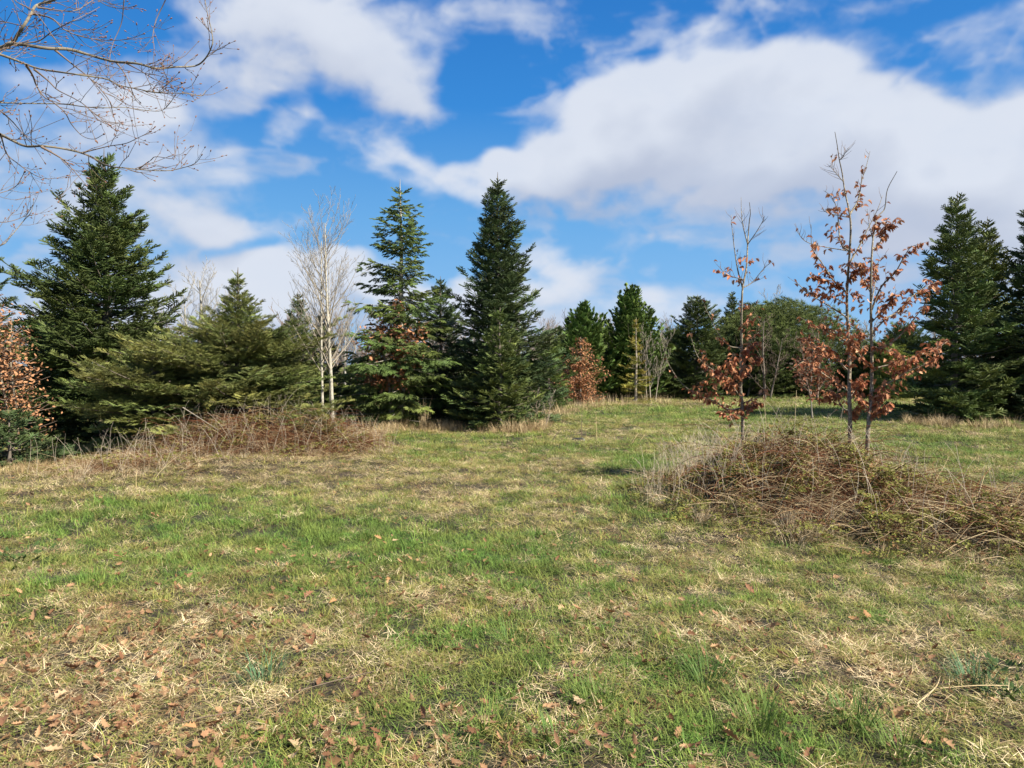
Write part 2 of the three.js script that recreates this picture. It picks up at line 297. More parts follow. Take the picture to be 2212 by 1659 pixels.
// profile: list of [share of the height, share of the radius]
const CONE = [[0, 0.8], [0.08, 1], [0.2, 0.98], [0.45, 0.72], [0.7, 0.42], [0.88, 0.2], [0.96, 0.09], [1, 0.02]];
const prof = (list, t) => { for (let k = 1; k < list.length; k++) if (t <= list[k][0]) return lerp(list[k - 1][1], list[k][1], (t - list[k - 1][0]) / (list[k][0] - list[k - 1][0])); return list[list.length - 1][1]; };
function conifer(o) {
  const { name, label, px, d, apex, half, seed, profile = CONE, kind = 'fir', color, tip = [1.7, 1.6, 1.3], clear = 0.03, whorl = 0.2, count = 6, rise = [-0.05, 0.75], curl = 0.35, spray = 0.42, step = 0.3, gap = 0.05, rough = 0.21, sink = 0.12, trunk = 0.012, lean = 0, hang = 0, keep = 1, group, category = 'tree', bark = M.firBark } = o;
  const r = rng(seed), base = at(px, 900, d), z = -d, x = base.x, top = at(px, apex, d), hh = top.y - H(x, z) + 0.0, R = half / FPX * d;
  const g = thing(name, label, category, V(x, H(x, z) - 0.03, z), group);
  const t = new MB(), bend = [0, 0.25, 0.5, 0.75, 1].map((f) => V(lean * f * f * hh + (f > 0 && f < 1 ? rr(r, -0.03, 0.03) : 0), f * hh, f > 0 && f < 1 ? rr(r, -0.03, 0.03) : 0)), axis = new THREE.CatmullRomCurve3(bend);
  const r0 = trunk * hh + 0.02;
  t.tube(axis.getPoints(24), (f) => r0 * Math.pow(1 - f, 0.8) + 0.005, 7);
  part('trunk', withUV(t.geo()), bark, g);
  const limbs = new MB(), c = new Copies(), geo = SPRAY[kind][seed % SPRAY[kind].length];
  let tn = 1, yl = 0;
  const place = (pos, dir, len, roll, shade) => {
    const X = dir.clone().normalize(), Z = X.clone().cross(V(0, 1, 0)).normalize(); if (Z.lengthSq() < 0.5) Z.set(0, 0, 1);
    const Y = Z.clone().cross(X).normalize(), cr = Math.cos(roll), sr = Math.sin(roll), Y2 = Y.clone().multiplyScalar(cr).addScaledVector(Z, sr), Z2 = Z.clone().multiplyScalar(cr).addScaledVector(Y, -sr);
    const k = rr(r, 0.92, 1.36) * tn;
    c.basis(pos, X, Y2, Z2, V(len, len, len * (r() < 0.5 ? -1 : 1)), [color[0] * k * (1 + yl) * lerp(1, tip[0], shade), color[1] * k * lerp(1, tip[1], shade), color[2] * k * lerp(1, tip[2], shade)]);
  };
  const ph0 = r() * 9;
  for (let y = clear * hh; y < hh * 0.93;) {
    const f = y / hh, L0 = R * prof(profile, f), n = Math.max(3, Math.round(count * (0.65 + 0.35 * Math.min(1, L0 / 0.5))));
    for (let k = 0; k < n; k++) {
      if (r() > keep) continue;
      const az = ((k + rr(r, -0.35, 0.35)) / n) * 2 * PI + y * 7.3 + ph0, yy = Math.min(hh * 0.93, y + rr(r, -0.5, 0.5) * whorl);
      const lump = 1 + rough * 1.3 * n3(Math.cos(az) * 1.2 + seed, f * 4, Math.sin(az) * 1.2), L = Math.max(0.06, L0 * lump * (1 + rough * rr(r, -1.4, 1)));
      if (gap && n3(Math.cos(az) * 1.6 + seed * 3, yy * 1.1, Math.sin(az) * 1.6) > 1 - 2 * gap) continue;
      let e = lerp(rise[0], rise[1], Math.pow(f, 1.3)) + rr(r, -0.15, 0.15) - 0.5 * curl;
      const p = axis.getPoint(clamp(yy / hh, 0, 1)), pts = [p.clone()], segs = 6, dir = V();
      const dirs = [], tone = rr(r, 0.72, 1.3), yellow = rr(r, -0.12, 0.14);
      for (let s = 0; s < segs; s++) {
        dir.set(Math.cos(e) * Math.cos(az), Math.sin(e), Math.cos(e) * Math.sin(az)); dirs.push(dir.clone());
        p.addScaledVector(dir, L / segs); p.y = Math.max(p.y, 0.05); pts.push(p.clone()); e += curl / segs * 1.6;
      }
      limbs.tube(pts, (q) => lerp(0.006 + 0.011 * Math.min(1, L), 0.002, q), 3);
      tn = tone; yl = yellow; if (f < 0.5 && r() < 0.05) continue;   // a dead limb
      const sl = spray * 0.66 * (0.8 + 0.2 * Math.min(1, L / 0.8)) * lerp(1, 0.72, f), ds = sl * step * 2.1;
      for (let s = Math.min(sink * L + 0.05, 0.5 * L); s < L; s += ds * rr(r, 0.8, 1.2)) {
        const q = s / L, kx = Math.min(segs - 1, Math.floor(q * segs)), pos = pts[kx].clone().lerp(pts[kx + 1], q * segs - kx), D = dirs[kx], side = D.clone().cross(V(0, 1, 0)).normalize();
        for (const sg of [-1, 1]) {                             // a side branch carrying its own sprays
          if (r() > 0.94) continue;
          const SL = Math.max(sl, (0.46 * L * (1 - q) + sl * 0.8) * rr(r, 0.75, 1.15)), dd = D.clone().multiplyScalar(rr(r, 0.5, 1)).addScaledVector(side, sg * rr(r, 0.6, 1)).add(V(0, rr(r, -0.22, 0.3) + hang, 0)).normalize(), n2s = Math.max(1, Math.round((SL - sl * 0.6) / (sl * 0.62)));
          const sd = dd.clone().cross(V(0, 1, 0)).normalize();
          for (let w = 0; w < n2s; w++) {
            const pp = pos.clone().addScaledVector(dd, (w + rr(r, 0, 0.5)) * sl * 0.62), last = w === n2s - 1, out = last ? dd.clone().add(V(0, rr(r, 0, 0.25), 0)) : dd.clone().addScaledVector(sd, (w % 2 ? 1 : -1) * rr(r, 0.3, 0.9)).add(V(0, rr(r, -0.25, 0.35) + hang, 0));
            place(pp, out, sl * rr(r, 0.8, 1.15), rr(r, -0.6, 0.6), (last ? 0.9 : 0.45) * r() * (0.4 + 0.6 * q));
          }
        }
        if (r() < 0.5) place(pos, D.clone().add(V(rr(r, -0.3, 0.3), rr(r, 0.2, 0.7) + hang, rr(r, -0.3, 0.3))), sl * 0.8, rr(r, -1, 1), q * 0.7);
      }
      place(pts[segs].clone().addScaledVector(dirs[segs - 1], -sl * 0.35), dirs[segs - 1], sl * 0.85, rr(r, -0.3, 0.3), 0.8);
    }
    y += whorl * rr(r, 0.75, 1.2) * lerp(1, 0.55, f);
  }
  for (const [f, el, n] of [[0.935, 0.55, 5], [0.965, 0.85, 4]]) for (let k = 0; k < n; k++) {   // the last whorls, swept up round the leader
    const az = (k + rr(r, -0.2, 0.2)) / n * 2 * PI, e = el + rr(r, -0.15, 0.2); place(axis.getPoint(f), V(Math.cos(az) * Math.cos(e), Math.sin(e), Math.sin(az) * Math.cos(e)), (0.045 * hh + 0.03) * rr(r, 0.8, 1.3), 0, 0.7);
  }
  limbs.tube([axis.getPoint(0.95), axis.getPoint(1), axis.getPoint(1).add(V(0.005, 0.03 * hh, 0))], [0.016, 0.012, 0.004], 5);
  part('branch', limbs.geo(), bark, g, 'stuff');
  c.build('crown', geo, M.needle, g);
  return g;
}
const DARK = [0.054, 0.076, 0.024], BLUE = [0.046, 0.068, 0.028], OLIVE = [0.115, 0.135, 0.044], CYP = [0.06, 0.1, 0.024];
conifer({ name: 'fir_tree', label: 'tall broad dark fir at left, tip behind bare branches', px: 233, d: 14.5, apex: 335, half: 182, seed: 101, color: DARK, whorl: 0.2, count: 7, rough: 0.24, gap: 0.04, spray: 0.42, profile: [[0, 0.9], [0.1, 1], [0.3, 0.98], [0.45, 0.85], [0.6, 0.62], [0.72, 0.43], [0.84, 0.22], [0.93, 0.12], [1, 0.03]] });
conifer({ name: 'fir_tree', label: 'dark fir cut off by the left edge, behind the copper leaved beech', px: -70, d: 16, apex: 440, half: 120, seed: 102, color: BLUE });
conifer({ name: 'fir_tree', label: 'low dark fir at the foot of the copper leaved beech, left edge', px: 20, d: 10.9, apex: 897, half: 130, seed: 132, color: BLUE, count: 7 });
conifer({ name: 'fir_tree', label: 'olive dome shaped fir with a thin pointed leader behind the left bramble heap', px: 517, d: 12.9, apex: 585, half: 225, seed: 103, color: OLIVE, tip: [1.5, 1.35, 1.1], whorl: 0.13, count: 9, rise: [-0.12, 0.8], spray: 0.27, rough: 0.2, clear: 0.12, kind: 'loose', curl: 0.2, gap: 0.1,
  profile: [[0, 0.9], [0.2, 1], [0.4, 0.94], [0.52, 0.78], [0.62, 0.5], [0.69, 0.25], [0.8, 0.15], [0.9, 0.08], [1, 0.03]] });
conifer({ name: 'fir_tree', label: 'low spreading yellowish fir leaning in front of the tall left fir', px: 330, d: 12.2, apex: 735, half: 150, seed: 104, color: [0.128, 0.142, 0.046], tip: [1.4, 1.4, 1.1], whorl: 0.14, count: 8, rise: [-0.15, 0.45], spray: 0.27, rough: 0.4, gap: 0.15, kind: 'loose', curl: 0.1, clear: 0.1, profile: [[0, 0.9], [0.3, 1], [0.55, 0.9], [0.75, 0.6], [0.9, 0.3], [1, 0.08]] });
conifer({ name: 'fir_tree', label: 'small olive fir at the right end of the left bramble heap, among birch stems', px: 675, d: 12.0, apex: 872, half: 80, seed: 134, color: [0.1, 0.115, 0.036], whorl: 0.1, count: 7, rise: [-0.15, 0.4], spray: 0.26, rough: 0.3, kind: 'loose', clear: 0.12 });
conifer({ name: 'fir_tree', label: 'small dark fir just left of the white birch stems', px: 645, d: 17, apex: 635, half: 68, seed: 105, color: DARK });
conifer({ name: 'fir_tree', label: 'small dark fir directly behind the white birch stems', px: 700, d: 18.5, apex: 672, half: 55, seed: 106, color: DARK });
conifer({ name: 'spruce_tree', label: 'tall thin spruce with bare pale trunk showing and tan leaves in its middle', px: 866, d: 17.6, apex: 400, half: 132, seed: 107, color: [0.066, 0.094, 0.026], kind: 'spruce', hang: -0.35, whorl: 0.24, count: 5, gap: 0.24, rough: 0.34, spray: 0.46, rise: [-0.15, 0.45], curl: 0.15, bark: M.birch, trunk: 0.014,
  profile: [[0, 0.9], [0.15, 1], [0.3, 0.9], [0.42, 0.78], [0.55, 0.5], [0.7, 0.42], [0.85, 0.3], [0.96, 0.16], [1, 0.05]] });
conifer({ name: 'fir_tree', label: 'dark pointed fir between the thin spruce and the tall central fir', px: 952, d: 20, apex: 603, half: 95, seed: 108, color: [0.038, 0.06, 0.026] });
conifer({ name: 'fir_tree', label: 'tallest narrow dark fir in the middle of the picture', px: 1075, d: 18, apex: 385, half: 126, seed: 109, color: BLUE, whorl: 0.2, count: 7, rough: 0.27, gap: 0.06, spray: 0.42, rise: [0.0, 0.85] });
conifer({ name: 'fir_tree', label: 'young lighter green fir standing in front of the tall central fir', px: 1080, d: 16.6, apex: 668, half: 84, seed: 110, color: [0.062, 0.088, 0.027], whorl: 0.2, count: 6, spray: 0.4, gap: 0.05, rough: 0.25 });
conifer({ name: 'pine_tree', label: 'bright green bushy pine just right of the tall central fir', px: 1185, d: 24, apex: 712, half: 45, seed: 111, color: [0.065, 0.1, 0.025], kind: 'loose', profile: [[0, 0.9], [0.3, 1], [0.7, 0.7], [1, 0.1]] });
const CYPRESS = { kind: 'cypress', rise: [0.5, 0.95], curl: 0.6, spray: 0.5, whorl: 0.17, count: 8, rough: 0.3, category: 'tree', profile: [[0, 0.8], [0.15, 1], [0.4, 0.85], [0.65, 0.5], [0.82, 0.25], [1, 0.03]] };
conifer({ ...CYPRESS, name: 'cypress_tree', label: 'green plumed cypress behind the orange beech', px: 1262, d: 30, apex: 650, half: 80, seed: 112, color: CYP });
conifer({ ...CYPRESS, name: 'cypress_tree', label: 'taller green plumed cypress behind the thin yellowish spruce', px: 1364, d: 31, apex: 615, half: 90, seed: 113, color: CYP });
conifer({ name: 'spruce_tree', label: 'thin yellowish spruce with a pale trunk in front of the taller cypress', px: 1373, d: 29, apex: 690, half: 32, seed: 114, color: [0.16, 0.15, 0.036], kind: 'loose', gap: 0.2, whorl: 0.26, count: 5, rough: 0.3, bark: M.birchTwig, keep: 0.75 });
conifer({ name: 'fir_tree', label: 'low dark fir at the right foot of the taller cypress', px: 1425, d: 32, apex: 770, half: 45, seed: 135, color: DARK });
conifer({ name: 'fir_tree', label: 'dark dense fir left of the rounded pine at the far edge', px: 1505, d: 32, apex: 640, half: 68, seed: 115, color: DARK, profile: [[0, 0.9], [0.2, 1], [0.5, 0.85], [0.75, 0.6], [0.9, 0.35], [1, 0.05]] });
conifer({ name: 'fir_tree', label: 'slim fir tip rising behind the left shoulder of the rounded pine', px: 1579, d: 37, apex: 632, half: 55, seed: 116, color: DARK });
conifer({ name: 'fir_tree', label: 'well lit pointed fir at right with clear finger like shoots', px: 2060, d: 19.5, apex: 425, half: 118, seed: 117, color: [0.068, 0.096, 0.03], whorl: 0.26, count: 6, spray: 0.6, rough: 0.26, gap: 0.08, rise: [-0.05, 0.75], tip: [1.7, 1.6, 1.4] });
conifer({ name: 'fir_tree', label: 'yellow green fir close behind the well lit pointed fir at right', px: 2125, d: 21.2, apex: 478, half: 118, seed: 118, color: [0.08, 0.096, 0.025], whorl: 0.22, spray: 0.52 });
conifer({ name: 'fir_tree', label: 'dark fir cut off by the right edge', px: 2250, d: 19.5, apex: 385, half: 130, seed: 119, color: BLUE, whorl: 0.24, spray: 0.5 });
conifer({ name: 'evergreen_bush', label: 'bright yellow green bush at the far edge between the brown oak saplings and right fir', px: 1930, d: 31, apex: 758, half: 50, seed: 120, color: [0.11, 0.14, 0.03], kind: 'loose', category: 'bush', profile: [[0, 0.9], [0.4, 1], [0.75, 0.8], [1, 0.2]], rise: [0.3, 0.9] });

[[770, 20, 800, 60, 'low dark evergreen bush between birch and thin spruce'], [905, 21.5, 785, 60, 'dark evergreen bush behind the right skirt of the thin spruce'], [1010, 21.5, 770, 60, 'dark evergreen bush behind the left skirt of the central fir'], [1218, 31, 770, 55, 'dark evergreen bush left of the small orange beech'], [1312, 33, 762, 55, 'dark evergreen bush between the two cypresses'], [1462, 34, 775, 40, 'dark evergreen bush left foot of the dense far fir'],
  [1585, 35, 762, 60, 'dark evergreen bush under the left side of the rounded pine'], [1840, 34.5, 765, 60, 'dark evergreen bush under the right side of the rounded pine'], [120, 17, 690, 110, 'dark evergreen bush behind the left foot of the tall left fir'], [1458, 38, 712, 48, 'dark fir in the gap right of the taller cypress'], [1212, 36, 726, 48, 'dark fir far behind, left of the plumed cypress'], [1312, 38, 712, 45, 'dark fir in the gap between the two plumed cypresses'], [1955, 36, 705, 60, 'dark fir far behind, left of the well lit right fir'], [1640, 40, 668, 90, 'dark evergreen behind the left half of the rounded pine'], [1655, 33.5, 748, 70, 'dark evergreen bush among the brown bare trees under the rounded pine'], [1745, 33.6, 752, 60, 'dark evergreen bush under the middle of the rounded pine'], [1900, 33, 742, 60, 'dark evergreen bush right of the rounded pine'], [1408, 32.5, 748, 45, 'dark evergreen bush behind the pale shrub by the taller cypress'], [590, 17.5, 720, 70, 'dark evergreen behind the right shoulder of the dome shaped fir']].forEach(([px, d, apex, half, label], k) =>
  conifer({ name: 'evergreen_bush', label, category: 'bush', px, d, apex, half, seed: 150 + k, color: DARK, whorl: 0.2, count: 7, kind: 'fir', spray: 0.5, clear: 0.02, profile: [[0, 0.9], [0.3, 1], [0.7, 0.75], [1, 0.15]], rise: [0.1, 0.9] }));

{ // the rounded umbrella pine at the far edge
  const r = rng(301), d = 36, px = 1690, base = at(px, 850, d), x = base.x, z = -d, W = 172 / FPX * d, top = at(px, 636, d).y - H(x, z);
  const g = thing('umbrella_pine', 'wide rounded pine dome at the far edge behind the oak saplings', 'tree', V(x, H(x, z) - 0.03, z));
  const t = new MB(), c = new Copies(), tuft = new MB();
  for (let k = 0; k < 4; k++) { const a = k * 1.7 + 0.4, p = [V(0.2 * Math.cos(a), 0, 0.2 * Math.sin(a)), V(0.6 * Math.cos(a), 1.2, 0.6 * Math.sin(a)), V(1.5 * Math.cos(a), 2.6, 1.5 * Math.sin(a)), V(2.2 * Math.cos(a), 3.6, 2.2 * Math.sin(a))]; t.tube(curve(p, 10), (f) => lerp(0.14, 0.03, f), 6); }
  part('trunk', t.geo(), M.firBark, g);
  for (let k = 0; k < 46; k++) { const a = r() * 2 * PI, e = Math.asin(rr(r, -0.15, 1)), l = rr(r, 0.7, 1.1); const w = V(rr(r, -1, 1), rr(r, -1, 1), rr(r, -1, 1)).normalize().multiplyScalar(0.035), D = V(Math.cos(e) * Math.cos(a) * l, Math.sin(e) * l, Math.cos(e) * Math.sin(a) * l); tuft.tri(tuft.v(-w.x, -w.y, -w.z), tuft.v(w.x, w.y, w.z), tuft.v(D.x, D.y, D.z)); }
  const lobes = [];
  for (let k = 0; k < 70; k++) { const a = r() * 2 * PI, q = Math.sqrt(r()), R = q * W * 0.9, y = top * (0.96 - 0.42 * q * q) - rr(r, 0.05, 0.5); lobes.push([R * Math.cos(a), y - 0.3, R * Math.sin(a) * 0.8, rr(r, 0.6, 1.0)]); }
  lobes.push([0, top - 0.55, 0, 0.55]);
  for (const [lx, ly, lz, lr] of lobes) {
    const k0 = rr(r, 0.6, 1.45);
    for (let k = 0; k < 85; k++) {
      const a = r() * 2 * PI, sy = rr(r, -0.75, 1), q = Math.sqrt(1 - sy * sy), rad = lr * rr(r, 0.8, 1.05), n = V(q * Math.cos(a), sy * 0.8, q * Math.sin(a)), p = V(lx, ly, lz).addScaledVector(n, rad);
      const k1 = k0 * rr(r, 0.8, 1.2);
      c.put(p, rr(r, -0.5, 0.5), r() * 6.3, rr(r, -0.5, 0.5), 0.17, 0.24, 0.17, [0.12 * k1, 0.15 * k1, 0.042 * k1]);
    }
  }
  c.build('crown', tuft.geo(false), M.needle, g);
}

// ------------------------------------------------------------------ bare trees
function bough(b, r, p, dir, len, r0, level, o) {
  const n = level === 0 ? 10 : 5, pts = [p.clone()], q = p.clone(), d = dir.clone();
  for (let k = 0; k < n; k++) { const wg = o.wiggle * (level ? 1 : o.stiff ?? 1); d.x += rr(r, -1, 1) * wg; d.z += rr(r, -1, 1) * wg; d.y += o.up * (level ? 1 : 0.2); d.normalize(); q.addScaledVector(d, len / n); pts.push(q.clone()); }
  b[Math.min(level, 1)].tube(pts, (f) => Math.max(o.min, lerp(r0, r0 * o.taper, f)), level === 0 ? 7 : level === 1 ? 4 : 3);
  if (level >= o.levels) return;
  const kids = o.kids[level];
  for (let k = 0; k < kids; k++) {
    const f = lerp(level === 0 ? o.start : 0.2, 0.98, (k + r()) / kids), i = Math.min(n - 1, Math.floor(f * n)), pp = pts[i].clone().lerp(pts[i + 1], f * n - i), D = pts[i + 1].clone().sub(pts[i]).normalize();
    const a = r() * 2 * PI, side = V(Math.cos(a), 0, Math.sin(a)); side.addScaledVector(D, -side.dot(D)).normalize();
    const an = rr(r, o.angle[0], o.angle[1]);
    bough(b, r, pp, D.multiplyScalar(Math.cos(an)).addScaledVector(side, Math.sin(an)), len * rr(r, o.ratio[0], o.ratio[1]) * (1 - 0.45 * f), Math.max(o.min, lerp(r0, r0 * o.taper, f) * 0.5), level + 1, o);
  }
}
function bareTree(name, label, category, px, d, apex, o, group) {
  const r = rng(o.seed), x = at(px, 850, d).x, z = -d, h = at(px, apex, d).y - H(x, z), g = thing(name, label, category, V(x, H(x, z) - 0.04, z), group);
  const twig = new MB();
  for (const [dx, dz, share, lx, lz, rad] of o.stems) {
    const b = [new MB(), twig];
    bough(b, r, V(dx, 0, dz), V(lx, 1, lz).normalize(), h * share, rad, 0, { levels: 3, kids: [16, 6, 3], start: 0.3, angle: [0.5, 0.9], ratio: [0.3, 0.48], taper: 0.18, wiggle: 0.07, up: 0.12, min: 0.003, ...o });
    part('trunk', withUV(b[0].geo()), o.bark ?? M.greyBark, g);
  }
  part('twig', twig.geo(), o.twigMat ?? M.twig, g, 'stuff');
  return g;
}
bareTree('birch_tree', 'slender leafless birch with three whitish stems at left of centre', 'tree', 712, 12.9, 405, { seed: 401, bark: M.birch, twigMat: M.birchTwig, kids: [24, 7, 2], start: 0.34, angle: [0.5, 0.9], ratio: [0.32, 0.47], up: 0.1, wiggle: 0.05, stiff: 0.35, min: 0.0023,
  stems: [[0.05, 0, 0.87, 0.0, 0, 0.042], [-0.1, 0.08, 0.8, -0.02, 0.01, 0.032], [-0.01, -0.1, 0.74, 0.015, -0.02, 0.025]] });
bareTree('bare_tree', 'pale grey leafless tree far behind, between the tall left fir and the dome shaped fir', 'tree', 430, 30, 590, { seed: 402, bark: M.paleTwig, twigMat: M.paleTwig, min: 0.006, start: 0.2, kids: [18, 8, 4], angle: [0.5, 1.0], stems: [[0, 0, 0.95, 0, 0, 0.12], [0.25, 0, 0.8, 0.25, 0, 0.08], [-0.2, 0, 0.85, -0.2, 0, 0.08]] });
bareTree('bare_shrub', 'pale leafless shrub at the right side of the taller cypress', 'shrub', 1405, 29.5, 712, { seed: 403, bark: M.birchTwig, twigMat: M.birchTwig, min: 0.005, start: 0.15, up: 0.25, kids: [10, 6, 3], stems: [[0, 0, 1, 0, 0, 0.03], [0.2, 0, 0.9, 0.12, 0, 0.025], [-0.15, 0, 0.85, -0.1, 0, 0.025]] });
bareTree('bare_tree', 'brown leafless tree in front of the rounded pine', 'tree', 1652, 32, 690, { seed: 404, bark: M.firBark, twigMat: M.twig, min: 0.005, start: 0.1, kids: [13, 6, 3], angle: [0.7, 1.2], stems: [[0, 0, 1, 0, 0, 0.07], [0.2, 0.1, 0.8, 0.2, 0, 0.05]] });
bareTree('bare_tree', 'brown leafless tree before the right half of the rounded pine', 'tree', 1765, 31, 700, { seed: 405, bark: M.twig, twigMat: M.twig, min: 0.005, start: 0.1, kids: [12, 6, 3], angle: [0.6, 1.1], stems: [[0, 0, 1, 0, 0, 0.06], [-0.3, 0.1, 0.8, -0.2, 0, 0.05]] });
bareTree('bare_shrub', 'twiggy leafless shrub under the left side of the rounded pine', 'shrub', 1600, 33, 760, { seed: 406, bark: M.firBark, twigMat: M.twig, min: 0.005, start: 0.1, kids: [12, 6, 3], angle: [0.6, 1.1], stems: [[0, 0, 1, 0, 0, 0.05], [0.3, 0, 0.8, 0.2, 0, 0.04]] });
bareTree('bare_shrub', 'small leafless shrub at the right foot of the tall central fir', 'shrub', 1160, 17, 830, { seed: 407, bark: M.twig, twigMat: M.birchTwig, min: 0.003, start: 0.1, up: 0.1, kids: [10, 5, 2], stems: [[0, 0, 0.9, 0, 0, 0.012], [0.15, 0, 0.8, 0.3, 0, 0.01], [-0.15, 0, 0.7, -0.3, 0, 0.01]] });
const farTrees = [[1436, 46, 700, 'faint leafless tree far off, right of the taller cypress'], [745, 48, 690, 'faint leafless tree far off, between birch and thin spruce'], [1690, 50, 640, 'leafless treetop far off behind the rounded pine'], [2010, 46, 660, 'faint leafless tree far off, left of the well lit right fir'], [905, 48, 660, 'faint leafless tree far off behind the thin spruce']];
farTrees.forEach(([px, d, apex, label], k) => bareTree('bare_tree', label, 'tree', px, d, apex, { seed: 420 + k, bark: M.paleTwig, twigMat: M.greyBark, min: 0.009, start: 0.2, kids: [14, 7, 3], stems: [[0, 0, 1, 0, 0, 0.08], [0.3, 0, 0.85, 0.15, 0, 0.06]] }));

// ------------------------------------------------------------------ brown leaved oaks and beeches
function leafGeometry(seed, o = {}) {
  const { lobes = 4, width = 0.72, curl = 0.7, deep = 0.55, n = 12 } = o, r = rng(seed), b = new MB(), mid = [], L = [], R = [], tw = rr(r, -0.6, 0.6), cup = rr(r, -curl, curl) + 0.2, bow = rr(r, -curl, curl);
  for (let k = 0; k <= n; k++) {
    const f = k / n, env = Math.pow(Math.sin(PI * Math.pow(f, 0.75)), 0.7) * width / 2, lob = lobes ? 1 - deep * (0.5 - 0.5 * Math.cos(f * lobes * 2 * PI)) : 1, ww = (k === 0 ? 0.01 : k === n ? 0.02 : env * lob) * rr(r, 0.85, 1.1), y = bow * (f - 0.5) * (f - 0.5) * 1.6 + 0.3 * bow * f, a = tw * (f - 0.4);
    mid.push(b.v(f, y, 0));
    L.push(b.v(f + 0.04, y + ww * (cup + Math.sin(a)), ww * Math.cos(a))); R.push(b.v(f + 0.04, y + ww * (cup - Math.sin(a)), -ww * Math.cos(a)));
  }
  for (let k = 0; k < n; k++) { b.tri(mid[k], mid[k + 1], L[k]); b.tri(L[k], mid[k + 1], L[k + 1]); b.tri(mid[k], R[k], mid[k + 1]); b.tri(R[k], R[k + 1], mid[k + 1]); }
  return b.geo();
}
const OAKLEAF = [501, 502, 503, 504, 505].map((s) => leafGeometry(s)), BEECHLEAF = leafGeometry(510, { lobes: 0, width: 0.55, n: 4 }), TINYLEAF = leafGeometry(511, { lobes: 0, width: 0.8, n: 3, curl: 0.3 });
const LEAFMAT = [[0.5, 0.2, 0.09], [0.34, 0.115, 0.055], [0.62, 0.34, 0.19], [0.25, 0.08, 0.045], [0.44, 0.17, 0.08]].map((c) => leafy(...c, 0.6, 0.25));

// an oak sapling traced from the photograph; coordinates are pixels of the picture, each branch bends out of the plane
const TR = (x, y) => [1400 + x * 0.4167, 276.5 + y * 0.4167];
function oakSapling(label, d, trunk, branches, o) {
  const r = rng(o.seed), at3 = ([x, y], dd) => { const [px, py] = TR(x, y); return at(px, py, dd); };
  const foot = at3(trunk[0], d), root = V(foot.x, H(foot.x, -d) - 0.05, -d), g = thing('oak_sapling', label, 'tree', root);
  const loc = (p) => p.sub(root);
  const tp = trunk.map((p, k) => loc(at3(p, d + 0.12 * Math.sin(k * 0.9 + o.seed)))); tp[0].y = -0.02; tp[0].x = 0; tp[0].z = 0;
  const tb = new MB(); tb.tube(curve(tp, 50), (f) => lerp(o.r0 * 0.88, 0.003, Math.pow(f, 0.75)), 7, true);
  part('trunk', withUV(tb.geo(), 3), M.oakBark, g);
  const leaves = [], twig = new MB(), spine = curve(tp, 60);
  const leafAt = (p, out) => leaves.push([p.clone(), out.clone()]);
  const near = (p) => spine.reduce((a, q) => (q.distanceToSquared(p) < a.distanceToSquared(p) ? q : a)).clone();
  branches.forEach((list, bi) => {
    const side = (bi % 2 ? 1 : -1) * rr(r, 0.3, 1), [x0, y0] = list[0], [x1, y1] = list[list.length - 1], len = Math.hypot(x1 - x0, y1 - y0) * 0.4167 / FPX * d;
    const low = smooth(list[0][1], 650, 1200), bare = list.bare ?? 0.35, dens = (list.leaves ?? 1) * (1 + 0.25 * low);
    const pts = list.map((p, k) => loc(at3(p, d + side * 0.55 * len * k / (list.length - 1))));
    pts[0] = near(pts[0]);
    const c = curve(pts, 18), rad = 0.004 + 0.009 * Math.min(1.2, len) * (o.r0 / 0.03);
    const bm = new MB(); bm.tube(c, (f) => lerp(rad, 0.0022, Math.pow(f, 0.8)), 5, true);
    part('limb', withUV(bm.geo(), 3), M.oakBark, g);
    for (let k = 2; k < c.length - 1; k++) {
      const f = k / (c.length - 1), D = c[k + 1].clone().sub(c[k]).normalize();
      if (r() < 0.6) {                                            // a side twig with its own leaves
        const s = V(rr(r, -1, 1), rr(r, -0.1, 0.9), rr(r, -1, 1)).normalize(), tl = rr(r, 0.08, 0.26) * (1 - 0.4 * f), e = c[k].clone().addScaledVector(D.clone().add(s).normalize(), tl), mid = c[k].clone().lerp(e, 0.5).addScaledVector(s, 0.02);
        twig.tube([c[k], mid, e], [0.003, 0.0022, 0.0014], 3);
        const nl = Math.round(rr(r, 0, 6.5) * dens * (f < 1 - bare ? 1 : 0.25)); for (let q = 0; q < nl; q++) leafAt(mid.clone().lerp(e, r()), s);
      }
      const nl = Math.floor(rr(r, 0, 3.6) * dens * (f < 1 - bare ? 1 : 0.1)); for (let q = 0; q < nl; q++) leafAt(c[k], V(rr(r, -1, 1), 0, rr(r, -1, 1)));
    }
  });
  for (const [x, y, n, s] of o.clumps ?? []) for (let k = 0; k < n * 0.75; k++) { const p = loc(at3([x + rr(r, -1, 1) * s, y + rr(r, -1, 1) * s], d + rr(r, -1, 1) * s * 0.003)); leafAt(p, V(rr(r, -1, 1), 0, rr(r, -1, 1))); }
  part('twig', twig.geo(), M.twig, g, 'stuff');
  // single leaves: up to 300 each a mesh of its own, hanging mostly tip down
  const rest = new Copies(), order = leaves.map((l) => [r(), l]).sort((a, b) => a[0] - b[0]).map((a) => a[1]);
  order.forEach(([p, out], k) => {
    const s = rr(r, 0.044, 0.08), ey = r() * 2 * PI, ez = -rr(r, 0.1, 1.45), ex = rr(r, -0.9, 0.9);
    if (k < 290) { const m = part('leaf', OAKLEAF[k % 5], LEAFMAT[Math.floor(r() * 5)], g); m.position.copy(p); m.rotation.set(ex, ey, ez, 'YXZ'); m.scale.setScalar(s); }
    else rest.put(p, ex, ey, ez, s, s, s, mix3([0.28, 0.1, 0.05], [0.52, 0.26, 0.13], r()));
  });
  if (rest.m.length) rest.build('leaves', OAKLEAF[1], M.leaf, g);
  return g;
}
